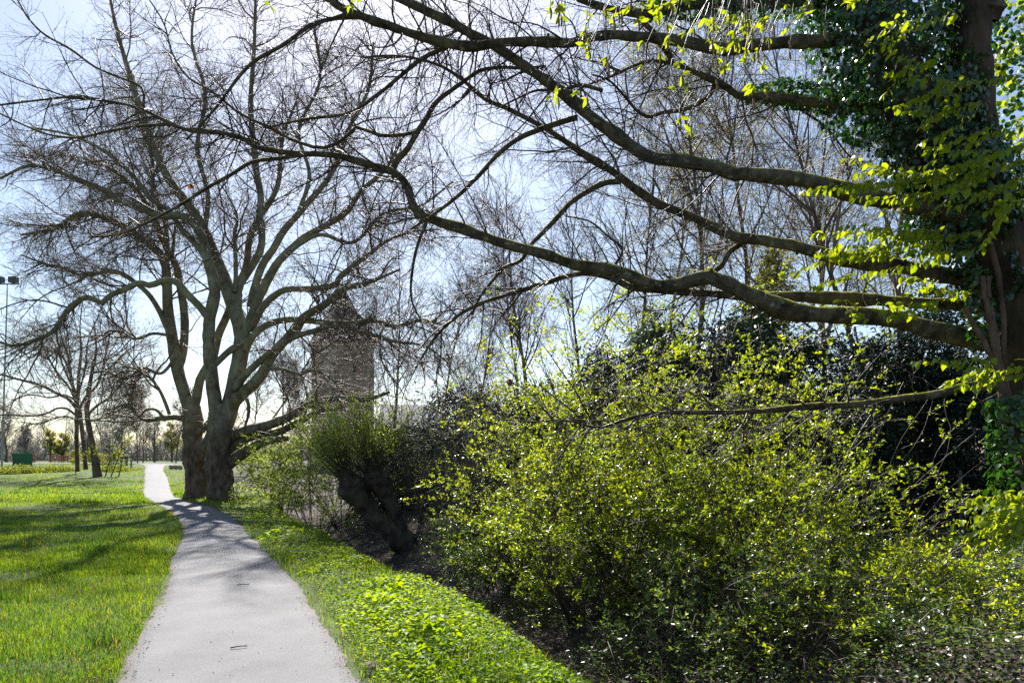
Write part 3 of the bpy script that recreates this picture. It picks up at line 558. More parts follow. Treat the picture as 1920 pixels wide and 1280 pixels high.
# dead leaf clusters caught in the branches
for lab, px, py, Y, n, s in (('russet cluster of dead leaves caught above the yellow-green shrub', 955, 710, 8.2, 9, .09), ('small brown dead leaves hanging from the long limb at the upper left', 515, 240, 7.7, 4, .06), ('brown dead leaf clump hanging before the plane tree crown', 358, 345, 7.9, 4, .065), ('orange brown dead leaf stuck where two limbs cross at top', 912, 75, 6.5, 3, .05)):
    c = P(px, py, Y); o = MB(); g = RNG(lab); o.leaves(c + g.normal(0, .004, (n, 3)), np.stack([g.normal(0, .5, n), g.normal(0, .5, n), -np.ones(n)], -1), g.normal(0, 1, (n, 3)), s, s * .6, g.uniform(.2, .8, n), .5, 7, .3)
    o.tubes(np.stack([c + [0, 0, .06], c + [.003, 0, .03], c])[None], np.full((1, 3), .002), 3)
    ob = o.build('dead_leaf_cluster', M['beech_dead']); ob['label'] = lab; ob['category'] = 'dead leaves'; ob['group'] = 'dead leaves caught in branches'

# ------------------------------------------------------------------ the two plane trees beside the path
def burred(name, px, Y, wd, parent, seed):
    p, r = limb(px, Y, wd, 44); MB().tubes(p, r, 40, lump=.3, lscale=2.6, seed=len(seed) + ord(seed[-1])).build(name, M['plane'], parent); return p, r
def plane_tree(root, trunk, limbs, twigs, seed, minor=()):
    burred('trunk', *trunk, root, seed); ps, rs = [], []
    for px, Y, wd in limbs:
        p, r = one('limb', px, Y, wd, M['plane'], root, 9, 40, .12, 3); i = np.linspace(0, 39, 20).astype(int); ps.append(p[i]); rs.append(r[i])
    L = (np.stack(ps), np.stack(rs)); rng = RNG(seed)
    b0 = grow(L, twigs[0], 5.0, .9, .17, (0, 0, -.01), 13, .036, rng, (.3, 1), .35, tip=.25); b0 = above(b0, 2.6)
    b1 = cat(grow(L, twigs[1], 2.8, .85, .17, (0, 0, .0), 10, .02, rng, (.4, 1), .4), grow(b0, twigs[1], 2.3, .8, .17, (0, 0, .0), 10, .018, rng, (.15, 1), .4))
    b1 = above(b1, 2.4); b2 = cat(grow(b1, twigs[2], 1.25, .8, .19, (0, 0, -.02), 8, .0075, rng, (.1, 1), .3), grow(b0, twigs[2] // 5, 1.1, .8, .19, (0, 0, -.02), 8, .0075, rng, (.2, 1), .3))
    b2 = above(b2, 2.3); b3 = grow(b2, twigs[3], .5, .75, .17, (0, 0, -.03), 5, .0046, rng, (.1, 1), .3)
    mb = MB()
    for g, S in ((b0, 6), (b1, 4), (b2, 3), (b3, 3)): mb.tubes(*g, S, a=rng.uniform(0, 1, len(g[0])))
    mb.build('crown', M['plane_twig'], root)
    # seed balls on threads
    pos, _ = along(b2, 420, rng, (.5, 1)); dr = rng.uniform(.06, .14, 420); e = pos - np.stack([0 * dr, 0 * dr, dr], -1); R_ = .019
    o = MB(); o.tubes(np.stack([pos, e], 1), np.full((420, 2), .0022), 3, cap=False); ov = np.array([[1, 0, 0], [0, 1, 0], [-1, 0, 0], [0, -1, 0], [0, 0, 1], [0, 0, -1.0]]) * R_
    b = np.arange(420)[:, None] * 6; o.add(e[:, None, :] + ov[None], None, np.concatenate([b + np.array([f]) for f in ((0, 1, 4), (1, 2, 4), (2, 3, 4), (3, 0, 4), (1, 0, 5), (2, 1, 5), (3, 2, 5), (0, 3, 5))]), .3)
    o.build('seed_balls', M['ball'], root)
    pos, t = along(b1, 2600, rng, (.3, 1)); k = len(pos); s = rng.uniform(.02, .05, k)
    MB().leaves(pos, rng.normal(0, 1, (k, 3)), rng.normal(0, 1, (k, 3)), s, s * .6, rng.uniform(0, 1, k)).build('buds', M['bud_leaf'], root)
T1 = thing('plane_tree', 'nearer thick burred plane tree beside the path, with a low limb reaching right', 'tree', P(415, 937, 28.3))
plane_tree(T1, ([(416, 955), (416, 930), (414, 905), (412, 880), (411, 855), (412, 830), (414, 805), (413, 780), (408, 760)], [28.3], [56, 50, 45, 47, 42, 44, 46, 42, 30]), [
 ([(407, 800), (402, 745), (396, 700), (392, 650), (393, 597), (402, 556), (402, 530), (390, 490), (382, 455), (368, 425), (348, 405), (305, 405), (266, 392), (231, 378), (200, 358), (150, 340), (100, 318), (60, 310), (0, 335)], [28.3, 27.5, 26.5], [26, 24, 22, 20, 15, 13, 10, 7, 4]),
 ([(393, 600), (375, 575), (350, 550), (330, 528), (310, 525), (280, 535), (262, 530), (240, 540), (200, 560), (195, 567), (165, 557), (140, 568), (120, 590), (100, 620), (60, 640), (30, 648), (-20, 635)], [28, 27, 26], [15, 12, 10, 8, 4]),
 ([(418, 800), (430, 769), (442, 712), (450, 671), (454, 632), (448, 603), (434, 562), (419, 519), (399, 472), (384, 437), (368, 405), (348, 378), (333, 359), (313, 331), (298, 300), (270, 220), (240, 130), (215, 40), (200, -40)], [28.3, 29, 30], [34, 30, 28, 22, 17, 13, 10, 7, 4]),
 ([(454, 640), (473, 589), (489, 550), (509, 511), (524, 488), (540, 472), (571, 445), (614, 421), (649, 398), (677, 359), (720, 320), (760, 250)], [28.3, 28, 26.5], [18, 16, 12, 9, 4]),
 ([(470, 575), (481, 527), (493, 495), (512, 468), (532, 433), (559, 402), (583, 374), (610, 343), (630, 308), (655, 240), (690, 170), (700, 80)], [28.5, 29, 29.5], [15, 13, 10, 7, 4]),
 ([(446, 580), (450, 534), (470, 503), (489, 468), (491, 433), (487, 405), (489, 370), (481, 323), (479, 300), (470, 200), (476, 100), (480, -20)], [28.6, 30, 31], [15, 13, 11, 8, 4]),
 ([(470, 620), (497, 570), (532, 544), (571, 542), (610, 538), (634, 530), (636, 518), (641, 515), (661, 499), (688, 480), (720, 455), (770, 435), (820, 430)], [28.2, 27, 26], [14, 12, 11, 11, 8, 5, 3]),
 ([(462, 655), (470, 636), (501, 609), (540, 599), (575, 601), (614, 605), (669, 605), (700, 601), (740, 612), (790, 600), (840, 612)], [28.2, 26.5, 25.5], [13, 12, 10, 8, 4]),
 ([(435, 760), (442, 749), (473, 722), (497, 691), (512, 663), (540, 632), (571, 593), (610, 570), (637, 546), (690, 530), (750, 505)], [28.3, 27, 25], [24, 20, 17, 13, 9, 4]),
 ([(440, 730), (454, 710), (489, 675), (524, 648), (551, 632), (590, 620), (614, 612), (680, 622), (740, 640), (800, 650), (840, 680)], [28, 26.5, 25], [14, 12, 9, 6, 3]),
 ([(396, 690), (403, 683), (434, 655), (466, 636)], [28.1, 28.2], [12, 12, 11]),
 ([(412, 840), (430, 822), (465, 806), (493, 800), (522, 790), (550, 777), (583, 757), (610, 749), (640, 747), (690, 748), (730, 735)], [28.5, 27.4, 25.5], [22, 20, 16, 14, 11, 6]),
 ([(412, 860), (434, 840), (467, 820), (520, 810), (567, 787), (600, 770), (640, 764)], [28.6, 28, 27], [18, 16, 14, 11, 6]),
 ([(410, 890), (430, 869), (467, 843), (500, 827), (540, 822)], [28.5, 27.5], [24, 22, 16, 10]),
 ([(505, 690), (530, 692), (560, 700), (590, 694), (610, 702), (630, 720), (640, 735)], [27, 26], [7, 6, 5, 3]),
 ([(447, 735), (464, 752), (466, 775), (459, 800)], [28, 27.8], [8, 7, 4]),
 ([(440, 548), (442, 520), (441, 470), (440, 440), (445, 410), (430, 370)], [28.5, 29.5], [9, 8, 6, 3]),
 ([(390, 490), (372, 464), (337, 425), (318, 395), (290, 380), (250, 330), (190, 280), (120, 250), (60, 240)], [27.5, 28.5, 29], [12, 9, 7, 3]),
 ([(384, 437), (390, 370), (370, 280), (385, 180), (360, 80), (370, -20)], [29.5, 31], [9, 8, 6, 3]),
 ([(540, 472), (600, 440), (660, 455), (720, 400), (790, 385), (850, 340)], [27, 25], [8, 6, 3]),
 ([(559, 402), (580, 330), (560, 250), (600, 150), (590, 50)], [29, 29.5], [8, 6, 3])],
 (190, 900, 8500, 48000), 'planeA')
T2 = thing('plane_tree', 'farther plane tree right behind the nearer one, with a pale limb crossing its base', 'tree', P(370, 926, 29.8))
plane_tree(T2, ([(372, 945), (371, 920), (370, 900), (368, 880), (366, 862), (362, 840), (360, 815), (361, 790), (362, 765), (358, 745)], [29.8], [54, 46, 43, 44, 38, 34, 33, 33, 28, 20]), [
 ([(358, 790), (352, 757), (337, 710), (329, 671), (321, 624), (315, 581), (313, 534), (311, 503), (303, 480), (265, 447), (230, 423), (199, 409), (150, 400), (100, 430), (40, 440)], [29.8, 31, 32], [24, 22, 18, 13, 9, 4]),
 ([(311, 505), (314, 470), (312, 440), (308, 410), (290, 370), (285, 300), (260, 220), (250, 140)], [31, 32.5], [10, 8, 6, 3]),
 ([(316, 620), (300, 585), (277, 550), (253, 529), (225, 512), (202, 508), (176, 514), (145, 515), (124, 503), (89, 496), (40, 478)], [30.5, 30, 29], [11, 9, 7, 3]),
 ([(335, 690), (341, 671), (346, 632), (345, 581), (337, 534), (329, 495), (317, 476), (298, 429), (286, 402), (250, 350), (170, 300), (110, 290)], [30.5, 31.5, 33], [16, 14, 11, 8, 3]),
 ([(360, 780), (368, 749), (376, 710), (399, 671), (411, 624), (427, 589), (442, 542), (458, 511), (470, 440), (520, 350), (530, 260), (560, 180)], [30, 31, 32], [18, 15, 12, 9, 4]),
 ([(352, 790), (340, 784), (310, 783), (270, 785), (255, 775), (240, 758), (215, 765)], [29.7, 29], [11, 10, 8, 3]), ([(318, 777), (308, 750), (300, 733), (275, 703), (250, 690), (225, 688)], [29.5, 29], [7, 6, 4, 2]), ([(305, 780), (292, 768), (275, 768), (262, 780), (245, 795)], [29.3, 29], [6, 4, 2]),
 ([(366, 890), (373, 858), (388, 828), (398, 806)], [29.75, 29.35, 29.0], [18, 19, 15]), ([(366, 815), (378, 805), (392, 790)], [29.7, 29.6], [17, 13, 10]),
 ([(329, 671), (300, 700), (270, 690), (235, 710), (200, 700), (170, 720)], [30, 29.5], [6, 5, 2]), ([(322, 630), (290, 625), (250, 635), (215, 620), (170, 640)], [30, 29], [6, 5, 2])],
 (120, 560, 5500, 32000), 'planeB')

# ------------------------------------------------------------------ trees grown from a trunk
def tree(name, label, category, base, H, r0, seed, n=(26, 160, 900, 0), ln=(.4, .16, .07, .03), rad=(.35, .12, .05, .03), start=.3, ang=.7, lean=(0, 0), up=.06, bark='plane', twig='grey_twig', leaf=None, group=None, trunks=None, wob=.06, leafK=2, cap_r=None):
    base = np.array(base, float); root = thing(name, label, category, base, group); rng = RNG(seed); ps, rs = [], []
    for dx, dy, lx, ly, hh in (trunks or [(0, 0, lean[0], lean[1], 1.0)]):
        st = base + np.array([dx, dy, -.15]); d = np.array([[lx, ly, 1.0]])
        p = wander(st[None], d, np.array([H * hh * 1.02]), 18, wob * .6, (0, 0, .03), rng)[0]; r = r0 * (1 - .88 * np.linspace(0, 1, 18)) * (1 + .5 * np.exp(-np.linspace(0, 1, 18) * 30)); ps.append(p); rs.append(r)
    L = (np.stack(ps), np.stack(rs)); m = MB()
    m.tubes(*L, 10, lump=.1, lscale=3); m.build('trunk', M[bark], root)
    a = grow(L, n[0], H * ln[0], ang, wob, (0, 0, up), 10, r0 * rad[0], rng, (start, 1), .55)
    b = grow(a, n[1], H * ln[1], .7, wob * 1.4, (0, 0, up * .5), 7, r0 * rad[1], rng, (.15, 1), .4)
    c = grow(b, n[2], H * ln[2], .7, wob * 1.8, (0, 0, 0), 5, r0 * rad[2], rng, (.1, 1), .3)
    gs = [a, b, c]
    if n[3]: gs.append(grow(c, n[3], H * ln[3], .7, wob * 2, (0, 0, -.02), 4, r0 * rad[3], rng, (.1, 1), .3))
    m = MB()
    for g, S in zip(gs, (6, 4, 3, 3)):
        m.tubes(g[0], np.maximum(g[1], cap_r or 0), S, a=rng.uniform(0, 1, len(g[0])))
    m.build('crown', M[twig], root)
    if leaf:
        mat, k, s, asp = leaf; pos, t = along(gs[-1], k, rng, (.1, 1)); t = norm(t + rng.normal(0, .8, (k, 3))); sz = s * rng.uniform(.5, 1.4, k)
        MB().leaves(pos, t, rng.normal(0, 1, (k, 3)) + np.array([0, 0, .8]), sz, sz * asp, np.clip(rng.normal(.5, .28, k), 0, 1)).build('foliage', M[mat], root)
    return root
def at(px, Y): x = (px - HX) / F * Y; return np.array([x, Y, float(gz(x, Y))])
# the group at the left edge of the lawn
FT = thing('field_tree', 'bare wide-crowned tree with three close trunks standing on the lawn at the left', 'tree', at(160, 55))
for tp, ty, tw_ in (([(145, 884), (144, 840), (144, 800), (144, 770), (146, 745), (148, 700), (152, 660), (150, 610), (155, 565)], 55.6, [8, 7, 7, 7, 6, 5, 4, 2, 1.5]), ([(161, 880), (157, 835), (153, 800), (150, 775), (140, 740), (133, 705), (128, 670), (115, 630), (108, 585)], 55.2, [8, 7, 7, 7, 6, 5, 3, 2, 1.5]), ([(184, 896), (181, 878), (178, 855), (172, 825), (166, 795), (163, 772), (166, 740), (172, 700), (180, 660), (176, 600)], 53.5, [17, 13, 10, 9, 9, 8, 6, 4, 3, 2])):
    one('trunk', tp, [ty], tw_, M['plane_trunk'], FT, 12, 40, .14, 2.5)
pl, pr_ = [], []
for px, Y, wd in (([(144, 766), (128, 748), (108, 738), (79, 723), (55, 716), (31, 710), (0, 702), (-40, 703)], [55.5, 54, 53], [6, 5, 4, 2]), ([(143, 757), (137, 740), (125, 720), (108, 700), (93, 675), (75, 640), (50, 620)], [55.5, 56, 57], [5, 4, 3, 2]), ([(150, 765), (160, 745), (180, 725), (190, 700), (197, 670), (205, 630), (200, 585)], [55.5, 57], [5, 4, 3, 2]), ([(163, 780), (180, 762), (205, 745), (225, 722), (240, 690), (262, 660)], [54, 53], [5, 4, 3, 2]),
    ([(142, 778), (125, 766), (108, 765), (92, 773), (65, 779), (42, 779), (0, 778), (-40, 785)], [55.5, 54, 52.5], [4, 3.5, 3, 1.5]), ([(142, 788), (125, 780), (100, 786), (70, 795), (40, 790)], [55.5, 56], [3, 2, 1.5]), ([(133, 700), (110, 660), (85, 650), (60, 670), (30, 665)], [55.5, 56], [4, 3, 1.5]), ([(172, 700), (205, 690), (230, 665), (265, 640)], [53.5, 53], [4, 3, 1.5]), ([(144, 745), (120, 690), (100, 640), (70, 600)], [55.6, 58], [4, 3, 1.5]), ([(160, 790), (185, 785), (215, 770), (240, 775)], [53.8, 52], [3, 2, 1.5]), ([(146, 740), (160, 690), (165, 640), (185, 590)], [55, 52], [4, 3, 1.5]), ([(150, 775), (140, 750), (120, 740), (90, 745), (60, 740), (20, 750)], [55, 51, 50], [4, 3, 1.5])):
    p, r = one('limb', px, Y, wd, M['plane_trunk'], FT, 8, 30, .1, 3); i = np.linspace(0, 29, 16).astype(int); pl.append(p[i]); pr_.append(r[i])
L = (np.stack(pl), np.stack(pr_)); rng = RNG('field'); a_ = grow(L, 150, 4.2, .7, .09, (0, 0, .03), 9, .04, rng, (.2, 1), .4); b_ = grow(a_, 800, 1.9, .7, .11, (0, 0, .0), 7, .022, rng, (.1, 1), .4); c_ = grow(b_, 5000, .9, .75, .14, (0, 0, -.04), 5, .012, rng, (.1, 1), .3); d_ = grow(c_, 8500, .45, .7, .14, (0, 0, -.05), 4, .009, rng, (.1, 1), .3)
mb = MB()
for g, S in ((a_, 5), (b_, 4), (c_, 3), (d_, 3)): mb.tubes(*g, S, a=rng.uniform(0, 1, len(g[0])))
mb.build('crown', M['plane_twig'], FT)
tree('leafy_bush', 'small fresh green bush growing at the foot of the three-trunked tree', 'bush', at(197, 54), 3.4, .05, 'b1', (16, 80, 400, 0), (.5, .25, .12, .05), start=.05, ang=.6, bark='grey_twig', leaf=('bud_leaf', 2600, .11, .6), trunks=[(0, 0, .2, 0, 1), (.4, 0, .4, 0, .9), (-.5, 0, -.1, 0, .8), (.9, .2, .3, 0, .85)])
tree('leafy_bush', 'little green bush left of the three-trunked tree, by its thinnest trunk', 'bush', at(142, 57), 1.9, .04, 'b2', (12, 60, 300, 0), (.5, .25, .12, .05), start=.05, ang=.6, bark='grey_twig', leaf=('bud_leaf', 900, .11, .6))

# ------------------------------------------------------------------ pollard willow leaning out of the ditch
wb = at(752, 16.0); PW = thing('pollard_willow', 'leaning dark pollard willow in the ditch with a knobby head and upright shoots', 'tree', wb)
def vtube(name, px, Y, wd, lump, ls, mat, parent, S=18):
    p, r = limb(px, Y, wd, 40); MB().tubes(p, r, S, lump=lump, lscale=ls, seed=5).build(name, mat, parent); return p, r
vtube('trunk', [(790, 1045), (764, 1020), (740, 1000), (712, 975), (686, 948), (664, 920), (652, 898), (648, 886)], [16.0, 15.8, 15.7], [46, 46, 42, 36, 34, 42, 54, 30], .5, 6.5, M['willow'], PW)
vtube('limb', [(758, 1010), (744, 970), (726, 932), (709, 900), (699, 882), (700, 864)], [15.95, 15.9], [32, 28, 25, 30, 50, 26], .5, 6.5, M['willow'], PW)
rng = RNG('willow'); k = 200
hp = np.concatenate([P(652, 890, 15.7) + rng.normal(0, .12, (90, 3)), P(702, 878, 15.8) + rng.normal(0, .13, (110, 3))]); hd = np.stack([rng.normal(-.18, .45, k), rng.normal(0, .45, k), np.ones(k)], -1); hd[:90, 0] -= .5
sh = (wander(hp, hd, rng.uniform(.8, 1.9, k), 9, .07, (0, 0, .05), rng), np.linspace(.007, .002, 9)[None] * rng.uniform(.7, 1.3, (k, 1)))
s2 = grow(sh, 700, .5, .5, .1, (0, 0, .04), 5, .0035, rng, (.3, 1), .3); mb = MB()
mb.tubes(*sh, 4, a=rng.uniform(0, 1, k)).tubes(*s2, 3, a=rng.uniform(0, 1, 700)); mb.build('shoots', M['twig'], PW)
pos, t = along(cat(sh, s2), 9000, rng, (.2, 1)); s = rng.uniform(.035, .08, 9000)
MB().leaves(pos, norm(t + rng.normal(0, .5, t.shape)), rng.normal(0, 1, t.shape), s, s * .45, rng.uniform(.2, 1, 9000)).build('foliage', M['willow_leaf'], PW)
hc = np.concatenate([np.tile(P(655, 900, 15.65), (110, 1)), np.tile(P(702, 884, 15.75), (110, 1)), np.tile(P(690, 920, 15.8), (60, 1))])
st = wander(hc + rng.normal(0, .16, (280, 3)), np.stack([rng.normal(-.35, .7, 280), rng.normal(-.2, .6, 280), rng.normal(.2, .5, 280)], -1), rng.uniform(.15, .6, 280), 6, .12, (0, 0, .02), rng)
MB().tubes(st, np.linspace(.008, .003, 6)[None] * np.ones((280, 1)), 3, a=rng.uniform(0, 1, 280)).build('dead_shoots', M['twig'], PW)

# ------------------------------------------------------------------ shrubs: arching stems with leaves in pairs
def shrub(name, label, px, Y, top, spread, nst, leafn, seed, leaf='shrub_leaf', size=.034, n2=5, n3=5, twig='twig', droop=-.09, lean=(0, 0), group=None, a0=.5, asp=.5, rbase=.25):
    base = at(px, Y); H = EYE + (HY - top) / F * Y - base[2]; root = thing(name, label, 'shrub', base, group); rng = RNG(seed)
    th = rng.uniform(0, 6.283, nst); sp = spread / H * np.sqrt(rng.uniform(0, 1, nst))
    d = np.stack([np.cos(th) * sp + lean[0], np.sin(th) * sp + lean[1], np.ones(nst)], -1)
    st = base + np.stack([np.cos(th) * rbase * rng.uniform(0, 1, nst), np.sin(th) * rbase * rng.uniform(0, 1, nst), -.05 + 0 * th], -1)
    p = wander(st, d, H * rng.uniform(.6, 1.1, nst), 12, .06, (0, 0, droop * .5), rng); r = np.linspace(.014, .004, 12)[None] * rng.uniform(.6, 1.3, (nst, 1))
    g1 = grow((p, r), nst * n2, H * .36 + .2, .95, .10, (0, 0, droop * .7), 8, .005, rng, (.15, 1), .3, .5); g2 = grow(g1, nst * n2 * n3, .36, .75, .1, (0, 0, .0), 5, .0022, rng, (.1, 1), .3, .35)
    m = MB(); m.tubes(p, r * .8, 5, a=rng.uniform(0, 1, nst)).tubes(*g1, 3, a=rng.uniform(0, 1, len(g1[0]))).tubes(*g2, 3, a=rng.uniform(0, 1, len(g2[0]))); m.build('stems', M[twig], root)
    k = int(leafn * .72); size = size * 1.25; pos, t = along(cat(g1, g2, g2), k, rng, (.4, 1)); sd = norm(np.cross(t, rng.normal(0, 1, (k, 3)) + np.array([0, 0, 1.5])))
    pos = np.concatenate([pos, pos]); d = np.concatenate([t * .6 + sd, t * .6 - sd]) + rng.normal(0, .25, (2 * k, 3)) + np.array([0, 0, .25]); sz = size * rng.uniform(.5, 1.35, 2 * k)
    MB().leaves(pos, d, np.array([0, 0, 1.0]) + rng.normal(0, .45, (2 * k, 3)), sz, sz * asp, np.clip(rng.normal(a0, .22, 2 * k) + .35 * vnoise(pos, 2.2, 71), 0, 1), .25).build('foliage', M[leaf], root)
    return root
SG = 'yellow-green shrubs along the bank'
shrub('flowering_shrub', 'tallest yellow-green shrub, its top rising under the middle of the long limb', 1130, 10.6, 575, 1.9, 34, 15000, 's1', group=SG, a0=.62)
shrub('flowering_shrub', 'yellow-green shrub at the left end of the tall row, below a russet dead leaf cluster', 985, 11.4, 655, 1.5, 30, 11000, 's2', group=SG, a0=.62)
shrub('flowering_shrub', 'tall yellow-green shrub right of the tallest one, before the dark yews', 1300, 10.0, 602, 1.5, 30, 11000, 's3', group=SG, a0=.6)
shrub('flowering_shrub', 'open sparse shrub with long leafy sprays reaching right before the dark yews', 1440, 9.4, 608, 1.9, 22, 5200, 's4', group=SG, n2=4, n3=5)
shrub('flowering_shrub', 'dense mid-height shrub under the tallest one, below the thin mossy lower limb', 1180, 9.0, 770, 1.6, 32, 11000, 's5', group=SG, a0=.5)
shrub('flowering_shrub', 'rounded shrub with pale bare stems showing, in the middle of the right half', 1400, 8.2, 815, 1.5, 30, 8500, 's6', group=SG, a0=.45)
shrub('flowering_shrub', 'low arching shrub mound at the lower right, before the black shade', 1680, 7.6, 985, 1.35, 26, 5200, 's7', group=SG, size=.04, a0=.5)
shrub('flowering_shrub', 'low shrub under the ivy-clad trunk at the right edge', 1880, 7.4, 1030, 1.0, 18, 3200, 's8', group=SG, size=.042)
shrub('flowering_shrub', 'low shrub spreading at the left foot of the yellow-green row', 975, 10.6, 800, 1.3, 26, 8000, 's9', group=SG, a0=.5)
shrub('flowering_shrub', 'small dense shrub at the front foot of the row, nearest the ditch', 1090, 8.8, 900, 1.2, 24, 6500, 's10', group=SG, a0=.4)
shrub('flowering_shrub', 'thin shrub with a few upright stems between the rounded shrub and the black shade', 1540, 8.6, 880, 1.0, 14, 2600, 's12', group=SG)
shrub('flowering_shrub', 'low leafy shrub in front of the rounded one, close to the bottom edge', 1330, 7.2, 960, 1.2, 24, 5200, 's13', group=SG, size=.032, a0=.38, leaf='bramble')
shrub('flowering_shrub', 'loose light green shrub right of the rounded one, its sprays over the low mound', 1560, 7.0, 990, 1.1, 18, 2800, 's14', group=SG, size=.036)
shrub('flowering_shrub', 'lowest light green shrub near the bottom right, between two bramble patches', 1480, 6.3, 1085, .8, 16, 1900, 's15', group=SG, size=.036, a0=.4)
shrub('flowering_shrub', 'small light green shrub at the right edge near the bottom corner', 1860, 6.3, 1100, .8, 16, 1900, 's16', group=SG, size=.038, a0=.45)
shrub('flowering_shrub', 'sparse tall shrub with leafy sprays held against the black shade of the yews', 1590, 10.6, 690, 1.9, 16, 3400, 's17', group=SG, n2=4, n3=4)
shrub('flowering_shrub', 'sparse shrub just below the thin mossy lower limb near its trunk end', 1660, 9.4, 800, 1.6, 14, 2600, 's18', group=SG, n2=4, n3=4)
shrub('bramble', 'grey-green bramble mound just right of the leaning pollard willow', 905, 13.2, 935, 1.35, 32, 8000, 'r1', leaf='bramble', size=.042, droop=-.14, group='brambles on the bank')
shrub('bramble', 'low bramble patch between the willow and the yellow-green row', 930, 11.3, 960, 1.2, 26, 5200, 'r2', leaf='bramble', size=.038, droop=-.14, group='brambles on the bank')
shrub('bramble', 'sprawling low bramble on the bare bank at the bottom of the picture', 1240, 6.7, 1120, .9, 20, 2600, 'r3', leaf='bramble', size=.036, droop=-.15, group='brambles on the bank')
shrub('bramble', 'leafy bramble at the bottom right corner among the dead leaves', 1700, 6.0, 1160, 1.0, 20, 2200, 'r4', leaf='bramble', size=.04, droop=-.15, group='brambles on the bank')
BG = 'bushes along the ditch'
shrub('hedge_bush', 'many-stemmed bush with tiny leaves just left of the leaning willow', 592, 18.6, 800, 1.7, 22, 10000, 'h1', leaf='willow_leaf', size=.036, twig='twig', group=BG)
shrub('hedge_bush', 'fresh green bush behind the leaning willow, under the plane limb', 640, 21, 765, 2.4, 26, 11000, 'h2', leaf='willow_leaf', size=.042, twig='twig', group=BG)
shrub('hedge_bush', 'round light green bush beside the nearer plane trunk', 505, 30.5, 805, 2.0, 26, 9000, 'h3', leaf='willow_leaf', size=.055, twig='twig', group=BG)
shrub('hedge_bush', 'spreading green bush between the plane trunk and the many-stemmed bush', 535, 23.5, 825, 2.0, 26, 10000, 'h4', leaf='willow_leaf', size=.048, twig='twig', group=BG)
shrub('hedge_bush', 'small fresh weed shrub at the right foot of the nearer plane trunk', 456, 27.6, 912, .35, 10, 500, 'h5', leaf='willow_leaf', size=.07, twig='twig', group=BG)
shrub('bare_thicket', 'bare twiggy thicket right behind the leaning willow', 800, 17.5, 720, 2.0, 40, 1800, 'h6', leaf='bud_leaf', size=.04, n2=9, n3=8, twig='grey_twig', group='bare thickets')
shrub('bare_thicket', 'bare brown thicket between the willow and the yellow-green row', 880, 15.0, 745, 1.6, 36, 1500, 'h7', leaf='bud_leaf', size=.035, n2=9, n3=8, twig='grey_twig', group='bare thickets')
shrub('bare_thicket', 'bare pale-twigged thicket behind the left end of the yellow-green row', 930, 19, 640, 2.2, 34, 900, 'h8', leaf='bud_leaf', size=.04, n2=9, n3=8, twig='grey_twig', group='bare thickets')

# ------------------------------------------------------------------ evergreens behind the shrubs
def evergreen(name, label, px, Y, top, spread, n, size, seed, mat='yew', group=None, cone=.4, droop=-.15, asp=.28, low=.02):
    base = at(px, Y); H = EYE + (HY - top) / F * Y - base[2]; root = thing(name, label, 'tree', base, group); rng = RNG(seed)
    tr = wander(base[None] - [[0, 0, .1]], np.array([[0, 0, 1.0]]), np.array([H * .97]), 14, .03, (0, 0, .05), rng); rr = np.linspace(.02 * H, .01, 14)[None]
    MB().tubes(tr, rr, 9, lump=.15, lscale=5).build('trunk', M['willow'], root)
    nb = int(60 + H * 8); t = rng.uniform(low, 1, nb) ** .9; f = np.minimum(t * 13, 12.99); k = f.astype(int); pos = tr[0, k] + (tr[0, k + 1] - tr[0, k]) * (f - k)[:, None]
    th = rng.uniform(0, 6.283, nb); L = spread * ((1 - t) ** cone * .85 + .15) * rng.uniform(.65, 1.15, nb); d = np.stack([np.cos(th), np.sin(th), rng.uniform(-.05, .55, nb)], -1)
    g = (wander(pos, d, L, 9, .08, (0, 0, droop * .3), rng), np.linspace(.02, .004, 9)[None] * np.ones((nb, 1))); g2 = grow(g, nb * 9, spread * .35, .7, .1, (0, 0, droop), 6, .006, rng, (.15, 1), .4)
    MB().tubes(*g, 4, a=.1).tubes(*g2, 3, a=.1).build('branches', M['twig'], root)
    pos, t = along(cat(g, g2, g2), n, rng, (.1, 1)); pos = pos + rng.normal(0, size * .9, pos.shape); d = norm(t + rng.normal(0, .6, t.shape) + np.array([0, 0, -.15])); s = size * rng.uniform(.6, 1.5, n)
    MB().leaves(pos, d, rng.normal(0, .7, (n, 3)) + np.array([0, 0, 1.0]), s, s * asp, np.clip(rng.normal(.45, .28, n), 0, 1), .1).build('foliage', M[mat], root)
    return root
YG = 'dark yews behind the shrubs'
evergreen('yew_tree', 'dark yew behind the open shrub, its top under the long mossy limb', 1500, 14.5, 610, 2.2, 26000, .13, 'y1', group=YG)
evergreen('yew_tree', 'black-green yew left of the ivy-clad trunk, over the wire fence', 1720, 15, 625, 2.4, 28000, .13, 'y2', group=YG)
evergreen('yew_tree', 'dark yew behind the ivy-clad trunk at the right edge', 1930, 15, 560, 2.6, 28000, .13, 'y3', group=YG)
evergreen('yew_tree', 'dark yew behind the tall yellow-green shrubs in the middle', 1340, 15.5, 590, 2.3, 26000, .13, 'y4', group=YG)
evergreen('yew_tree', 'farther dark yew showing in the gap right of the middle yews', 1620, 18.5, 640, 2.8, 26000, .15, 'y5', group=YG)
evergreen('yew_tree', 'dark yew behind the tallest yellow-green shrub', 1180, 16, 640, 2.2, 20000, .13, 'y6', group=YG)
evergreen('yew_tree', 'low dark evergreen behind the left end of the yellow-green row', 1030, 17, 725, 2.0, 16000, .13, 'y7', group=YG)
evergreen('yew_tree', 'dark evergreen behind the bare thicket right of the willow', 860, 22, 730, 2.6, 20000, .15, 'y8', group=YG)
evergreen('yew_tree', 'small dark evergreen low behind the willow head', 780, 21, 800, 2.2, 12000, .15, 'y9', group=YG)
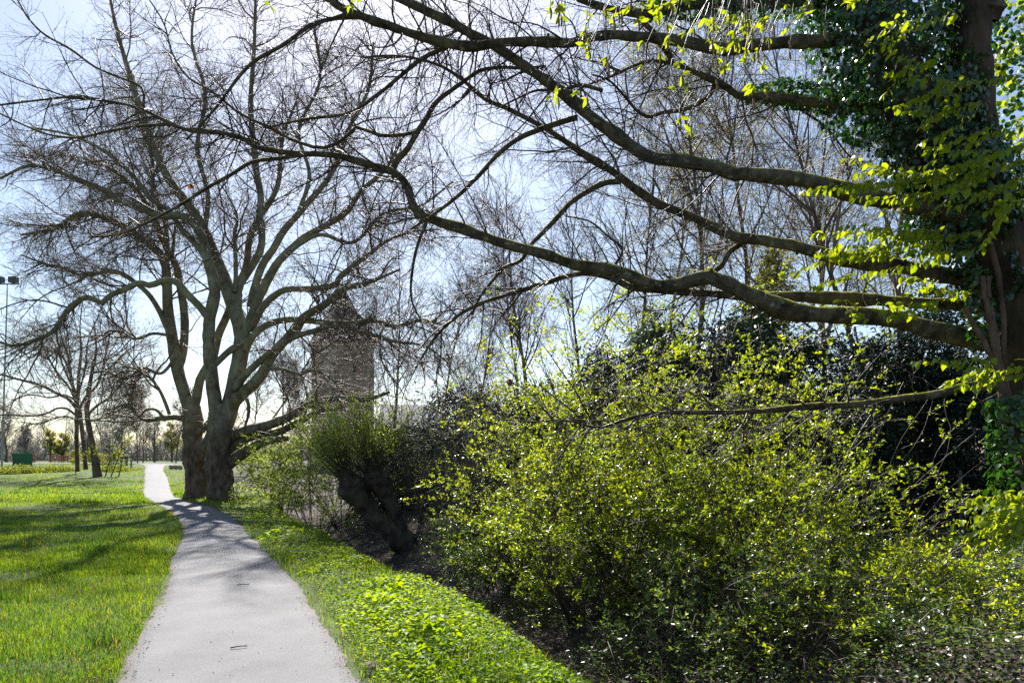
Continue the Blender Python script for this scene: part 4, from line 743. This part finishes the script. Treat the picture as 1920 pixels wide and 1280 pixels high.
evergreen('yew_tree', 'farthest right dark yew seen past the right edge of the trunk', 2150, 17, 520, 2.8, 16000, .15, 'y10', group=YG)
evergreen('cypress', 'feathery blue-green conifer rising behind the tall shrubs, under the two lowest crossing limbs', 1400, 19.5, 535, 1.9, 20000, .16, 'c1', 'pine', 'blue-green conifers', .8)
evergreen('cypress', 'blue-green conifer top just left of the ivy-clad trunk', 1740, 20.5, 520, 1.8, 18000, .16, 'c2', 'pine', 'blue-green conifers', .8)
evergreen('cypress', 'narrow blue-green conifer behind the tallest yellow-green shrub', 1200, 20, 560, 1.6, 14000, .16, 'c3', 'pine', 'blue-green conifers', .8)
evergreen('cypress', 'yellowish tall conifer between the mossy limbs', 1440, 27, 450, 1.9, 12000, .2, 'c4', 'far_leaf', 'blue-green conifers', .8)

# trees further back
def bare(label, px, Y, top, seed, n=(22, 110, 750, 2000), lean=(0, 0), leaf=None, start=.25, r=None, spread=.36, ang=.65, bark='plane_trunk', twig='plane_twig', group='bare trees behind the hedge', name='bare_tree', cap=.0042):
    b = at(px, Y); H = EYE + (HY - top) / F * Y - b[2]
    return tree(name, label, 'tree', b, H, r or H * .008, seed, n, (spread, .17, .08, .04), (.35, .14, .07, .05), start, ang, lean, .07, bark, twig, leaf, group, cap_r=cap * Y / 28)
bare('slender bare tree right behind the tower, its crown over the roof edge', 735, 50, 470, 'k1')
bare('bare tree between the tower and the pale thin tree', 820, 44, 500, 'k2')
bare('tall pale thin-trunked bare tree behind the left end of the yellow-green row', 990, 36, 330, 'k3', start=.35, spread=.22, bark='plane')
bare('second thin tree close beside the tall pale one', 972, 39, 420, 'k4', start=.4, spread=.2)
bare('bare tree behind the bare pale-twigged thicket', 900, 34, 520, 'k5')
bare('bare tree rising behind the tallest yellow-green shrub', 1085, 33, 380, 'k6')
bare('slim bare tree behind the fork of the mossy limbs', 1200, 32, 260, 'k7', leaf=('far_leaf', 2430, .07, .6))
NG = 'trees in first leaf behind the yews'
bare('tree in first yellowish leaf right of the gap of clear sky', 1300, 27, 110, 'n1', leaf=('far_leaf', 6750, .06, .6), group=NG, n=(26, 170, 1100, 3600))
bare('tree in first leaf in the middle of the limbs, with a straight thin trunk', 1420, 29, 90, 'n2', leaf=('far_leaf', 8100, .065, .6), group=NG, n=(26, 170, 1100, 3600), spread=.3)
bare('leaning dark tree with thin new leaves left of the ivy stem', 1690, 26, 60, 'n3', lean=(-.22, 0), leaf=('far_leaf', 4860, .055, .6), group=NG, n=(26, 160, 1000, 3400))
bare('upright dark tree seen just left of the ivy-clad trunk', 1700, 30, 80, 'n4', leaf=('far_leaf', 4050, .06, .6), group=NG, n=(22, 130, 900, 3000))
bare('tree in first leaf behind the two lowest long limbs', 1560, 33, 150, 'n5', leaf=('far_leaf', 6750, .07, .6), group=NG, n=(26, 160, 1000, 3400), lean=(-.1, 0))
bare('tree seen past the right side of the ivy-clad trunk', 1960, 24, -60, 'n6', leaf=('bud_leaf', 2200, .07, .6), group=NG)
bare('tree in first leaf behind the limb fork near the gap of sky', 1230, 38, 300, 'n7', leaf=('far_leaf', 4050, .08, .6), group=NG)
WG = 'bare trees behind the path crest'
for lab, px, Y, top, sd, ln in (('bare tree with a twin dark trunk behind the path crest', 258, 84, 735, 'w1', 0), ('dark bare tree beside the twin-trunked one, at the fence', 268, 86, 745, 'w2', .05), ('bare tree behind the farther plane trunk', 330, 88, 740, 'w3', 0), ('bare tree between the plane trunks and the tower', 470, 60, 640, 'w4', 0), ('thin upright bare tree left of the tower', 525, 62, 610, 'w5', 0), ('bare tree close to the left tower wall', 565, 66, 640, 'w6', 0)):
    bare(lab, px, Y, top, sd, (22, 130, 800, 2000), (ln, 0), group=WG)

# far wood beyond the fields: trees one can tell apart in front, the rest one mass
FG = 'grey trees beyond the fields'
for lab, px, Y, top, lf_ in (('grey bare tree at the far left edge of the fields', 12, 100, 775, 0), ('rounded grey far tree behind the green container', 48, 118, 800, 0), ('pale far tree in first leaf left of the three-trunked tree', 95, 125, 815, 1), ('yellowish far tree just right of the green container', 118, 120, 820, 1), ('far grey tree between the three-trunked tree and its bush', 165, 128, 812, 0),
    ('far bare tree above the dark bollard', 228, 115, 790, 0), ('broad grey far tree left of the path crest', 205, 125, 800, 0), ('far grey tree above the path crest', 290, 112, 785, 0), ('far tree with yellow-green haze left of the farther plane trunk', 322, 118, 800, 1)):
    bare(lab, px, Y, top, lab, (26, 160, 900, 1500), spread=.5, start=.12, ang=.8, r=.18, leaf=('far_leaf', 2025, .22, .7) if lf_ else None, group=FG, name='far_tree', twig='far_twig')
rng = RNG('woods'); mb = MB(); k = 1500
x = rng.uniform(-260, 130, k); y = 140 + rng.uniform(0, 70, k); h = rng.uniform(6, 11, k) * (1 + .35 * vnoise2(x, y * 0, .06, 3)); b = np.stack([x, y, np.full(k, .6)], -1); h[k // 3:] *= .45
tr = (wander(b, np.stack([rng.normal(0, .06, k), 0 * x, np.ones(k)], -1), h, 8, .04, (0, 0, .02), rng), np.linspace(.13, .03, 8)[None] * np.ones((k, 1)))
g = grow(tr, 24000, 3.4, .75, .1, (0, 0, .05), 5, .08, rng, (.0, 1), .2); g2 = grow(g, 130000, 1.4, .8, .15, (0, 0, -.03), 4, .065, rng, (.0, 1), .3)
for q, S in ((tr, 4), (g, 3), (g2, 3)): mb.tubes(*q, S, a=rng.uniform(0, 1, len(q[0])))
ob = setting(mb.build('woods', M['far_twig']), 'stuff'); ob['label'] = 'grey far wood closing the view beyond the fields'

# ------------------------------------------------------------------ low planting along the lawn's far edge
for lab, px, Y, s in (('low yellow-green groundcover shrub at the far left edge of the lawn', 8, 57, 1), ('low groundcover shrub below the green container', 40, 58, 1.1), ('low groundcover shrub right of the green container', 75, 59, 1), ('low brownish groundcover shrub left of the three-trunked tree', 108, 60, 1), ('low green weeds between the three-trunked tree and the blue post', 215, 60, .8), ('small dark tuft at the foot of the blue post', 245, 62, .5)):
    b = at(px, Y); root = thing('low_shrub', lab, 'shrub', b, 'low shrubs edging the lawn'); g = RNG(lab); k = int(2600 * s); a = g.uniform(0, 6.283, k); rr = np.sqrt(g.uniform(0, 1, k)); X = b[0] + np.cos(a) * rr * 1.6 * s; Y_ = b[1] + np.sin(a) * rr * 1.1
    hh = (.55 * s + .25 * vnoise2(X, Y_, 1.5, 9)) * (1 - rr ** 3); p = np.stack([X, Y_, gz(X, Y_) + hh * g.uniform(.1, 1, k)], -1); sz = g.uniform(.08, .18, k)
    MB().leaves(p, g.normal(0, 1, (k, 3)) + [0, 0, .5], upn(k, g, .6), sz, sz * .5, g.uniform(0, 1, k)).build('foliage', M['bud_leaf'], root)
    sp = wander(np.tile(b, (14, 1)), np.stack([g.normal(0, .8, 14), g.normal(0, .5, 14), np.ones(14) * .6], -1), np.full(14, .9 * s), 5, .1, (0, 0, 0), g); MB().tubes(sp, np.full((14, 5), .012), 3).build('stems', M['twig'], root)

# green container
gc = np.array([(42 - HX) / F * 70, 70.0, 1.0]); GC = thing('container', 'dark green metal container with a flat lid standing behind the lawn edge', 'container', gc)
mg = plain('green_paint', (.012, .13, .065), .45, 0, 6, .12)
mb = MB().box(gc + [0, 0, .62], (1.62, 1.3, 1.1), .62, a=.5, taper=1.06)
for i in range(5): mb.box(gc + [(-.66 + .33 * i) * .814 + .68 * .581, (-.66 + .33 * i) * .581 - .68 * .814, .62], (.05, .05, 1.0), .62)
mb.build('body', mg, GC, False)
MB().box(gc + [0, 0, 1.215], (1.84, 1.5, .09), .62).box(gc + [0, 0, 1.285], (1.6, 1.3, .05), .62).build('lid', plain('green_lid_paint', (.03, .2, .11), .35, 0, 6, .1), GC, False)
mrub = plain('black_rubber', (.02, .02, .02), .8)
for sx in (-.6, .6):
    for sy in (-.5, .5): MB().box(gc + [sx, sy, .03], (.12, .12, .12)).build('foot', mrub, GC, False)

# bollard, post, log, far fence with its russet hedge
mdark = plain('dark_post_paint', (.02, .02, .025), .5); b = at(237, 70); BO = thing('bollard', 'dark square bollard with a white top beside the path crest', 'bollard', b)
MB().box(b + [0, 0, .5], (.2, .2, 1.1)).build('post', mdark, BO, False); MB().box(b + [0, 0, 1.10], (.22, .22, .1)).box(b + [0, 0, 1.17], (.17, .17, .04)).build('cap', plain('white_cap', (.75, .75, .75), .4), BO, False)
b = at(246, 66); PO = thing('marker_post', 'slim blue-green marker post on the grass left of the path crest', 'post', b)
pp = resample(np.stack([b, b + [0, 0, .5], b + [0, 0, .82]]), 6); MB().tubes(pp, np.array([.075, .075, .075, .075, .075, .06]), 12).build('post', plain('teal_paint', (.02, .11, .14), .45), PO)
MB().tubes(np.stack([b + [0, 0, .82], b + [0, 0, .86], b + [0, 0, .875]]), np.array([.085, .085, .05]), 12).build('cap', plain('teal_cap', (.03, .15, .19), .4), PO)
b = at(329, 64); LG = MB().tubes(resample(np.stack([b + [-.55, .1, .2], b + [0, 0, .22], b + [.6, -.1, .18]]), 16), np.full(16, .2) * (1 + .08 * np.sin(np.arange(16))), 14, lump=.15, lscale=4).tubes(resample(np.stack([b + [.2, -.1, .2], b + [.35, -.35, .36]]), 6), np.linspace(.09, .06, 6), 8)
LG.add(np.stack([b + [-.555, .1 + .19 * math.cos(t), .2 + .19 * math.sin(t)] for t in np.linspace(0, 6.283, 13)[:-1]] + [b + [-.57, .1, .2]]), None, [[i, (i + 1) % 12, 12] for i in range(12)], .9)
lo = LG.build('log', M['pale_log'] if 'pale_log' in M else barkmat('pale_log_bark', (.2, .18, .15), (.34, .31, .27), (.5, .46, .4), 8)); lo['label'] = 'short pale log lying at the right side of the path crest'; lo['category'] = 'log'
FE = thing('rail_fence', 'thin metal rail fence along the road beyond the path crest', 'fence', (-60, 86, 1.18)); xs = np.arange(-100, -34, 2.2); mf = plain('grey_fence_metal', (.12, .115, .11), .5, .6)
for x in xs: MB().tubes(np.array([[x, 86, 1.15], [x, 86, 2.1], [x, 86, 2.14]]), np.array([.035, .035, .02]), 8).build('post', mf, FE)
for z in (1.45, 1.75, 2.06): MB().tubes(np.stack([[x, 86 + .05 * math.sin(x), z] for x in xs]), np.full(len(xs), .022), 6).build('rail', mf, FE)
for i, (x0, lab) in enumerate(((-52.5, 'russet beech hedge plant behind the rail fence, right before the farther plane trunk'), (-57, 'russet hedge plant behind the rail fence at the middle of the path crest'), (-62.5, 'russet hedge plant behind the rail fence, left of the bollard'), (-83, 'russet hedge plant at the fence between the container and the three-trunked tree'), (-72, 'russet hedge plant low behind the three-trunked tree'))):
    b = np.array([x0, 87.2, 1.18]); root = thing('beech_hedge', lab, 'hedge', b, 'russet hedge behind the fence'); g = RNG(lab); k = 700
    sp = wander(b + np.stack([g.uniform(-1.8, 1.8, 40), g.normal(0, .2, 40), np.zeros(40)], -1), np.stack([g.normal(0, .15, 40), g.normal(0, .15, 40), np.ones(40)], -1), g.uniform(.6, 1.2, 40), 6, .1, (0, 0, .05), g); rr = np.full((40, 6), .012)
    pos, t = along((sp, rr), k, g, (.2, 1)); s = g.uniform(.08, .16, k); MB().tubes(sp, rr, 3).build('stems', M['grey_twig'], root); MB().leaves(pos + g.normal(0, .08, pos.shape), g.normal(0, 1, (k, 3)), g.normal(0, 1, (k, 3)), s, s * .6, g.uniform(0, 1, k)).build('foliage', M['beech_dead'], root)

# floodlight mast at the left edge
b = at(3, 62); FM = thing('floodlight_mast', 'tall thin floodlight mast with two lamp heads at the left picture edge', 'floodlight', b); ztop = EYE + (HY - 533) / F * 62
mm = plain('mast_steel', (.3, .3, .31), .45, .3)
tp = np.array([(14 - HX) / F * 62, 62, ztop]); MB().tubes(resample(np.stack([b, (b + tp) / 2, tp]), 8), np.linspace(.09, .05, 8), 10).build('pole', mm, FM)
MB().box(tp + [0, 0, .03], (2.1, .1, .1)).build('crossarm', mm, FM, False)
for sx in (-.65, .62):
    h = MB().box(tp + [sx, -.1, .38], (.72, .4, .5)).box(tp + [sx, -.1, .10], (.08, .3, .12)).build('lamp_head', plain('lamp_housing', (.06, .06, .065), .5), FM, False)

# ------------------------------------------------------------------ brick tower
TX, TY = (642 - HX) / F * 70, 70.0; W_ = 4.85; yaw = math.radians(16.0) + math.radians(17.0); zb, zt = .8, EYE + (HY - 648) / F * 70
TW = thing('brick_tower', 'square brown brick tower with pale stone corners and steep slate roof behind the plane trees', 'tower', (TX, TY, zb))
m, nt, b, out = newmat('tower_brick'); tc = nt.nodes.new('ShaderNodeTexCoord'); mp = nt.nodes.new('ShaderNodeMapping'); mp.inputs['Rotation'].default_value = (math.radians(90), 0, 0)
nt.links.new(tc.outputs['Object'], mp.inputs[0]); br = nt.nodes.new('ShaderNodeTexBrick'); nt.links.new(mp.outputs[0], br.inputs['Vector']); br.inputs['Scale'].default_value = 1; br.inputs['Brick Width'].default_value = .24; br.inputs['Row Height'].default_value = .08; br.inputs['Mortar Size'].default_value = .008
br.inputs['Color1'].default_value = (.36, .235, .16, 1); br.inputs['Color2'].default_value = (.46, .32, .22, 1); br.inputs['Mortar'].default_value = (.42, .37, .3, 1)
nt.links.new(mixc(nt, ramp(nt, tex(nt, 'noise', .9, 6), [(.4, (0, 0, 0)), (.7, (.55,) * 3)]), br.outputs[0], (.2, .15, .115)), b.inputs['Base Color']); b.inputs['Roughness'].default_value = .9
mstone = barkmat('pale_tower_stone', (.36, .31, .22), (.48, .42, .31), (.58, .51, .38), 2.5, bstr=.3)
ca, sa = math.cos(yaw), math.sin(yaw)
def loc(x, y, z): return np.array([TX + x * ca - y * sa, TY + x * sa + y * ca, z])
MB().box((TX, TY, (zb + zt) / 2), (W_, W_, zt - zb), yaw).build('wall', m, TW, False)
for sx in (-1, 1):
    for sy in (-1, 1):
        q = MB(); zz = zb; k = 0
        while zz < zt - .1:
            lx, ly = ((1.05, .7) if k % 2 else (.7, 1.05)); q.box(loc(sx * (W_ / 2 - lx / 2 + .03), sy * (W_ / 2 - ly / 2 + .03), zz + .21), (lx, ly, .419), yaw); zz += .42; k += 1
        q.build('corner_stones', mstone, TW, False)
mop = plain('dark_opening', (.01, .01, .012), .4)
for fx, z in ((-.5, zt - 1.6), (-.5, zt - 4.2), (.4, zt - 2.6)):
    wo = MB().box(loc(fx, -W_ / 2 - .02, z), (.28, .12, .75), yaw).build('window', mop, TW, False)
    MB().box(loc(fx, -W_ / 2 - .03, z - .44), (.5, .16, .12), yaw).build('sill', mstone, TW, False); MB().box(loc(fx, -W_ / 2 - .03, z + .46), (.5, .16, .16), yaw).build('lintel', mstone, TW, False)
q = MB(); q.box((TX, TY, zt + .08), (W_ + .3, W_ + .3, .16), yaw); q.build('cornice', mstone, TW, False)
ms = barkmat('roof_slate', (.035, .037, .042), (.06, .063, .072), (.1, .1, .115), 5, stretch=(1, 1, 4), bstr=.5); q = MB(); prevz = None
rows = [(W_ / 2 + .42, zt + .0), (W_ / 2 + .1, zt + .55), (W_ / 2 - .35, zt + 1.5), (1.15, zt + 3.2), (.5, zt + 4.9), (.03, zt + 6.1)]
for i, (hw, z) in enumerate(rows): q.add([loc(-hw, -hw, z + .16), loc(hw, -hw, z + .16), loc(hw, hw, z + .16), loc(-hw, hw, z + .16)])
fs = [[4 * i + j, 4 * i + (j + 1) % 4, 4 * i + 4 + (j + 1) % 4, 4 * i + 4 + j] for i in range(len(rows) - 1) for j in range(4)] + [[3, 2, 1, 0]]
q.q.append(np.array(fs)); q.build('roof', ms, TW, False)
MB().tubes(np.stack([loc(0, 0, zt + 6.1), loc(0, 0, zt + 6.7), loc(0, 0, zt + 7.1)]), np.array([.05, .04, .02]), 8).build('finial', mdark, TW)

# pale house glimpsed behind the thicket
hb = np.array([(775 - HX) / F * 58, 58.0, .9]); HO = thing('house', 'pale house with a grey roof glimpsed through the thicket right of the tower', 'house', hb); hw, hd, hh = 2.4, 2.4, 3.2
MB().box(hb + [0, 0, hh / 2], (hw * 2, hd * 2, hh)).build('wall', plain('pale_render', (.5, .5, .5), .8, 0, 3, .08), HO, False)
q = MB(); A = [hb + [x, y, hh] for x, y in ((-hw - .3, -hd - .3), (hw + .3, -hd - .3), (hw + .3, hd + .3), (-hw - .3, hd + .3))] + [hb + [-hw - .3, 0, hh + 2.2], hb + [hw + .3, 0, hh + 2.2]]
q.add(A, [[0, 1, 5, 4], [2, 3, 4, 5], [3, 2, 1, 0]], [[1, 2, 5], [3, 0, 4]]); q.build('roof', plain('grey_roof_tiles', (.2, .21, .24), .6, 0, 4, .2), HO, False)
for wx in (-1.9, 0, 1.9):
    o = MB().box(hb + [wx, -hd - .03, 2.9], (.95, .1, 1.2)).build('window', plain('window_frame', (.7, .7, .7), .5), HO, False)
    pn = MB().box(hb + [wx, -hd - .085, 2.9], (.8, .03, 1.05)).build('pane', plain('window_glass', (.03, .035, .04), .1), HO, False)

# wire fence in the shade
WF = thing('wire_fence', 'thin black post and wire fence in the shade before the dark yews', 'fence', (6.5, 12.6, .2)); xs = np.arange(3.4, 14, 1.62)
for x in xs: g0 = float(gz(x, 12.6)); MB().box((x, 12.6, g0 + .62), (.06, .06, 1.3)).box((x, 12.6, g0 + 1.285), (.045, .045, .03)).build('post', mdark, WF, False)
for z in (.45, .85, 1.2): MB().tubes(np.stack([[x, 12.56, float(gz(x, 12.6)) + z] for x in xs]), np.full(len(xs), .006), 5).build('wire', mdark, WF)
# dead sticks on the asphalt and a curled pale leaf at the verge edge
for lab, px, py, L, th in (('short dark stick lying on the path, nearer one', 448, 1222, .14, .35), ('short dark stick lying on the path, farther one', 456, 1102, .16, .02)):
    Y = EYE * F / (py - HY); c = P(px, py, Y); c[2] = .046; g = RNG(lab); q = resample(np.stack([c - [L / 2 * math.cos(th), L / 2 * math.sin(th), 0], c + [0, .01, .006], c + [L / 2 * math.cos(th), L / 2 * math.sin(th), .002]]), 8)
    o = MB().tubes(q, np.linspace(.007, .004, 8), 6, lump=.3, lscale=60).tubes(resample(np.stack([q[5], q[5] + [.03, .03, .008]]), 4), np.linspace(.003, .0015, 4), 5).build('stick', M['twig']); o['label'] = lab; o['category'] = 'stick'; o['group'] = 'sticks on the path'
c = P(697, 1266, EYE * F / (1266 - HY)); c[2] = float(gz(c[0], c[1])) + .06; g = RNG('pale'); k = 7; o = MB().leaves(c + g.normal(0, .025, (k, 3)) * [1, 1, .4], np.stack([g.normal(0, 1, k), g.normal(0, 1, k), g.normal(.1, .2, k)], -1), upn(k, g, .5), .085, .06, g.uniform(.8, 1, k), .6, 7, .3).build('dry_leaf', M['litter_pale'] if 'litter_pale' in M else leafmat('pale_dry_leaf', [(0, (.3, .25, .22)), (1, (.5, .42, .38))], .2, (1, 1, .9), .7, .2))
o['label'] = 'curled pale dry leaves at the verge edge by the bottom of the path'; o['category'] = 'dead leaves'
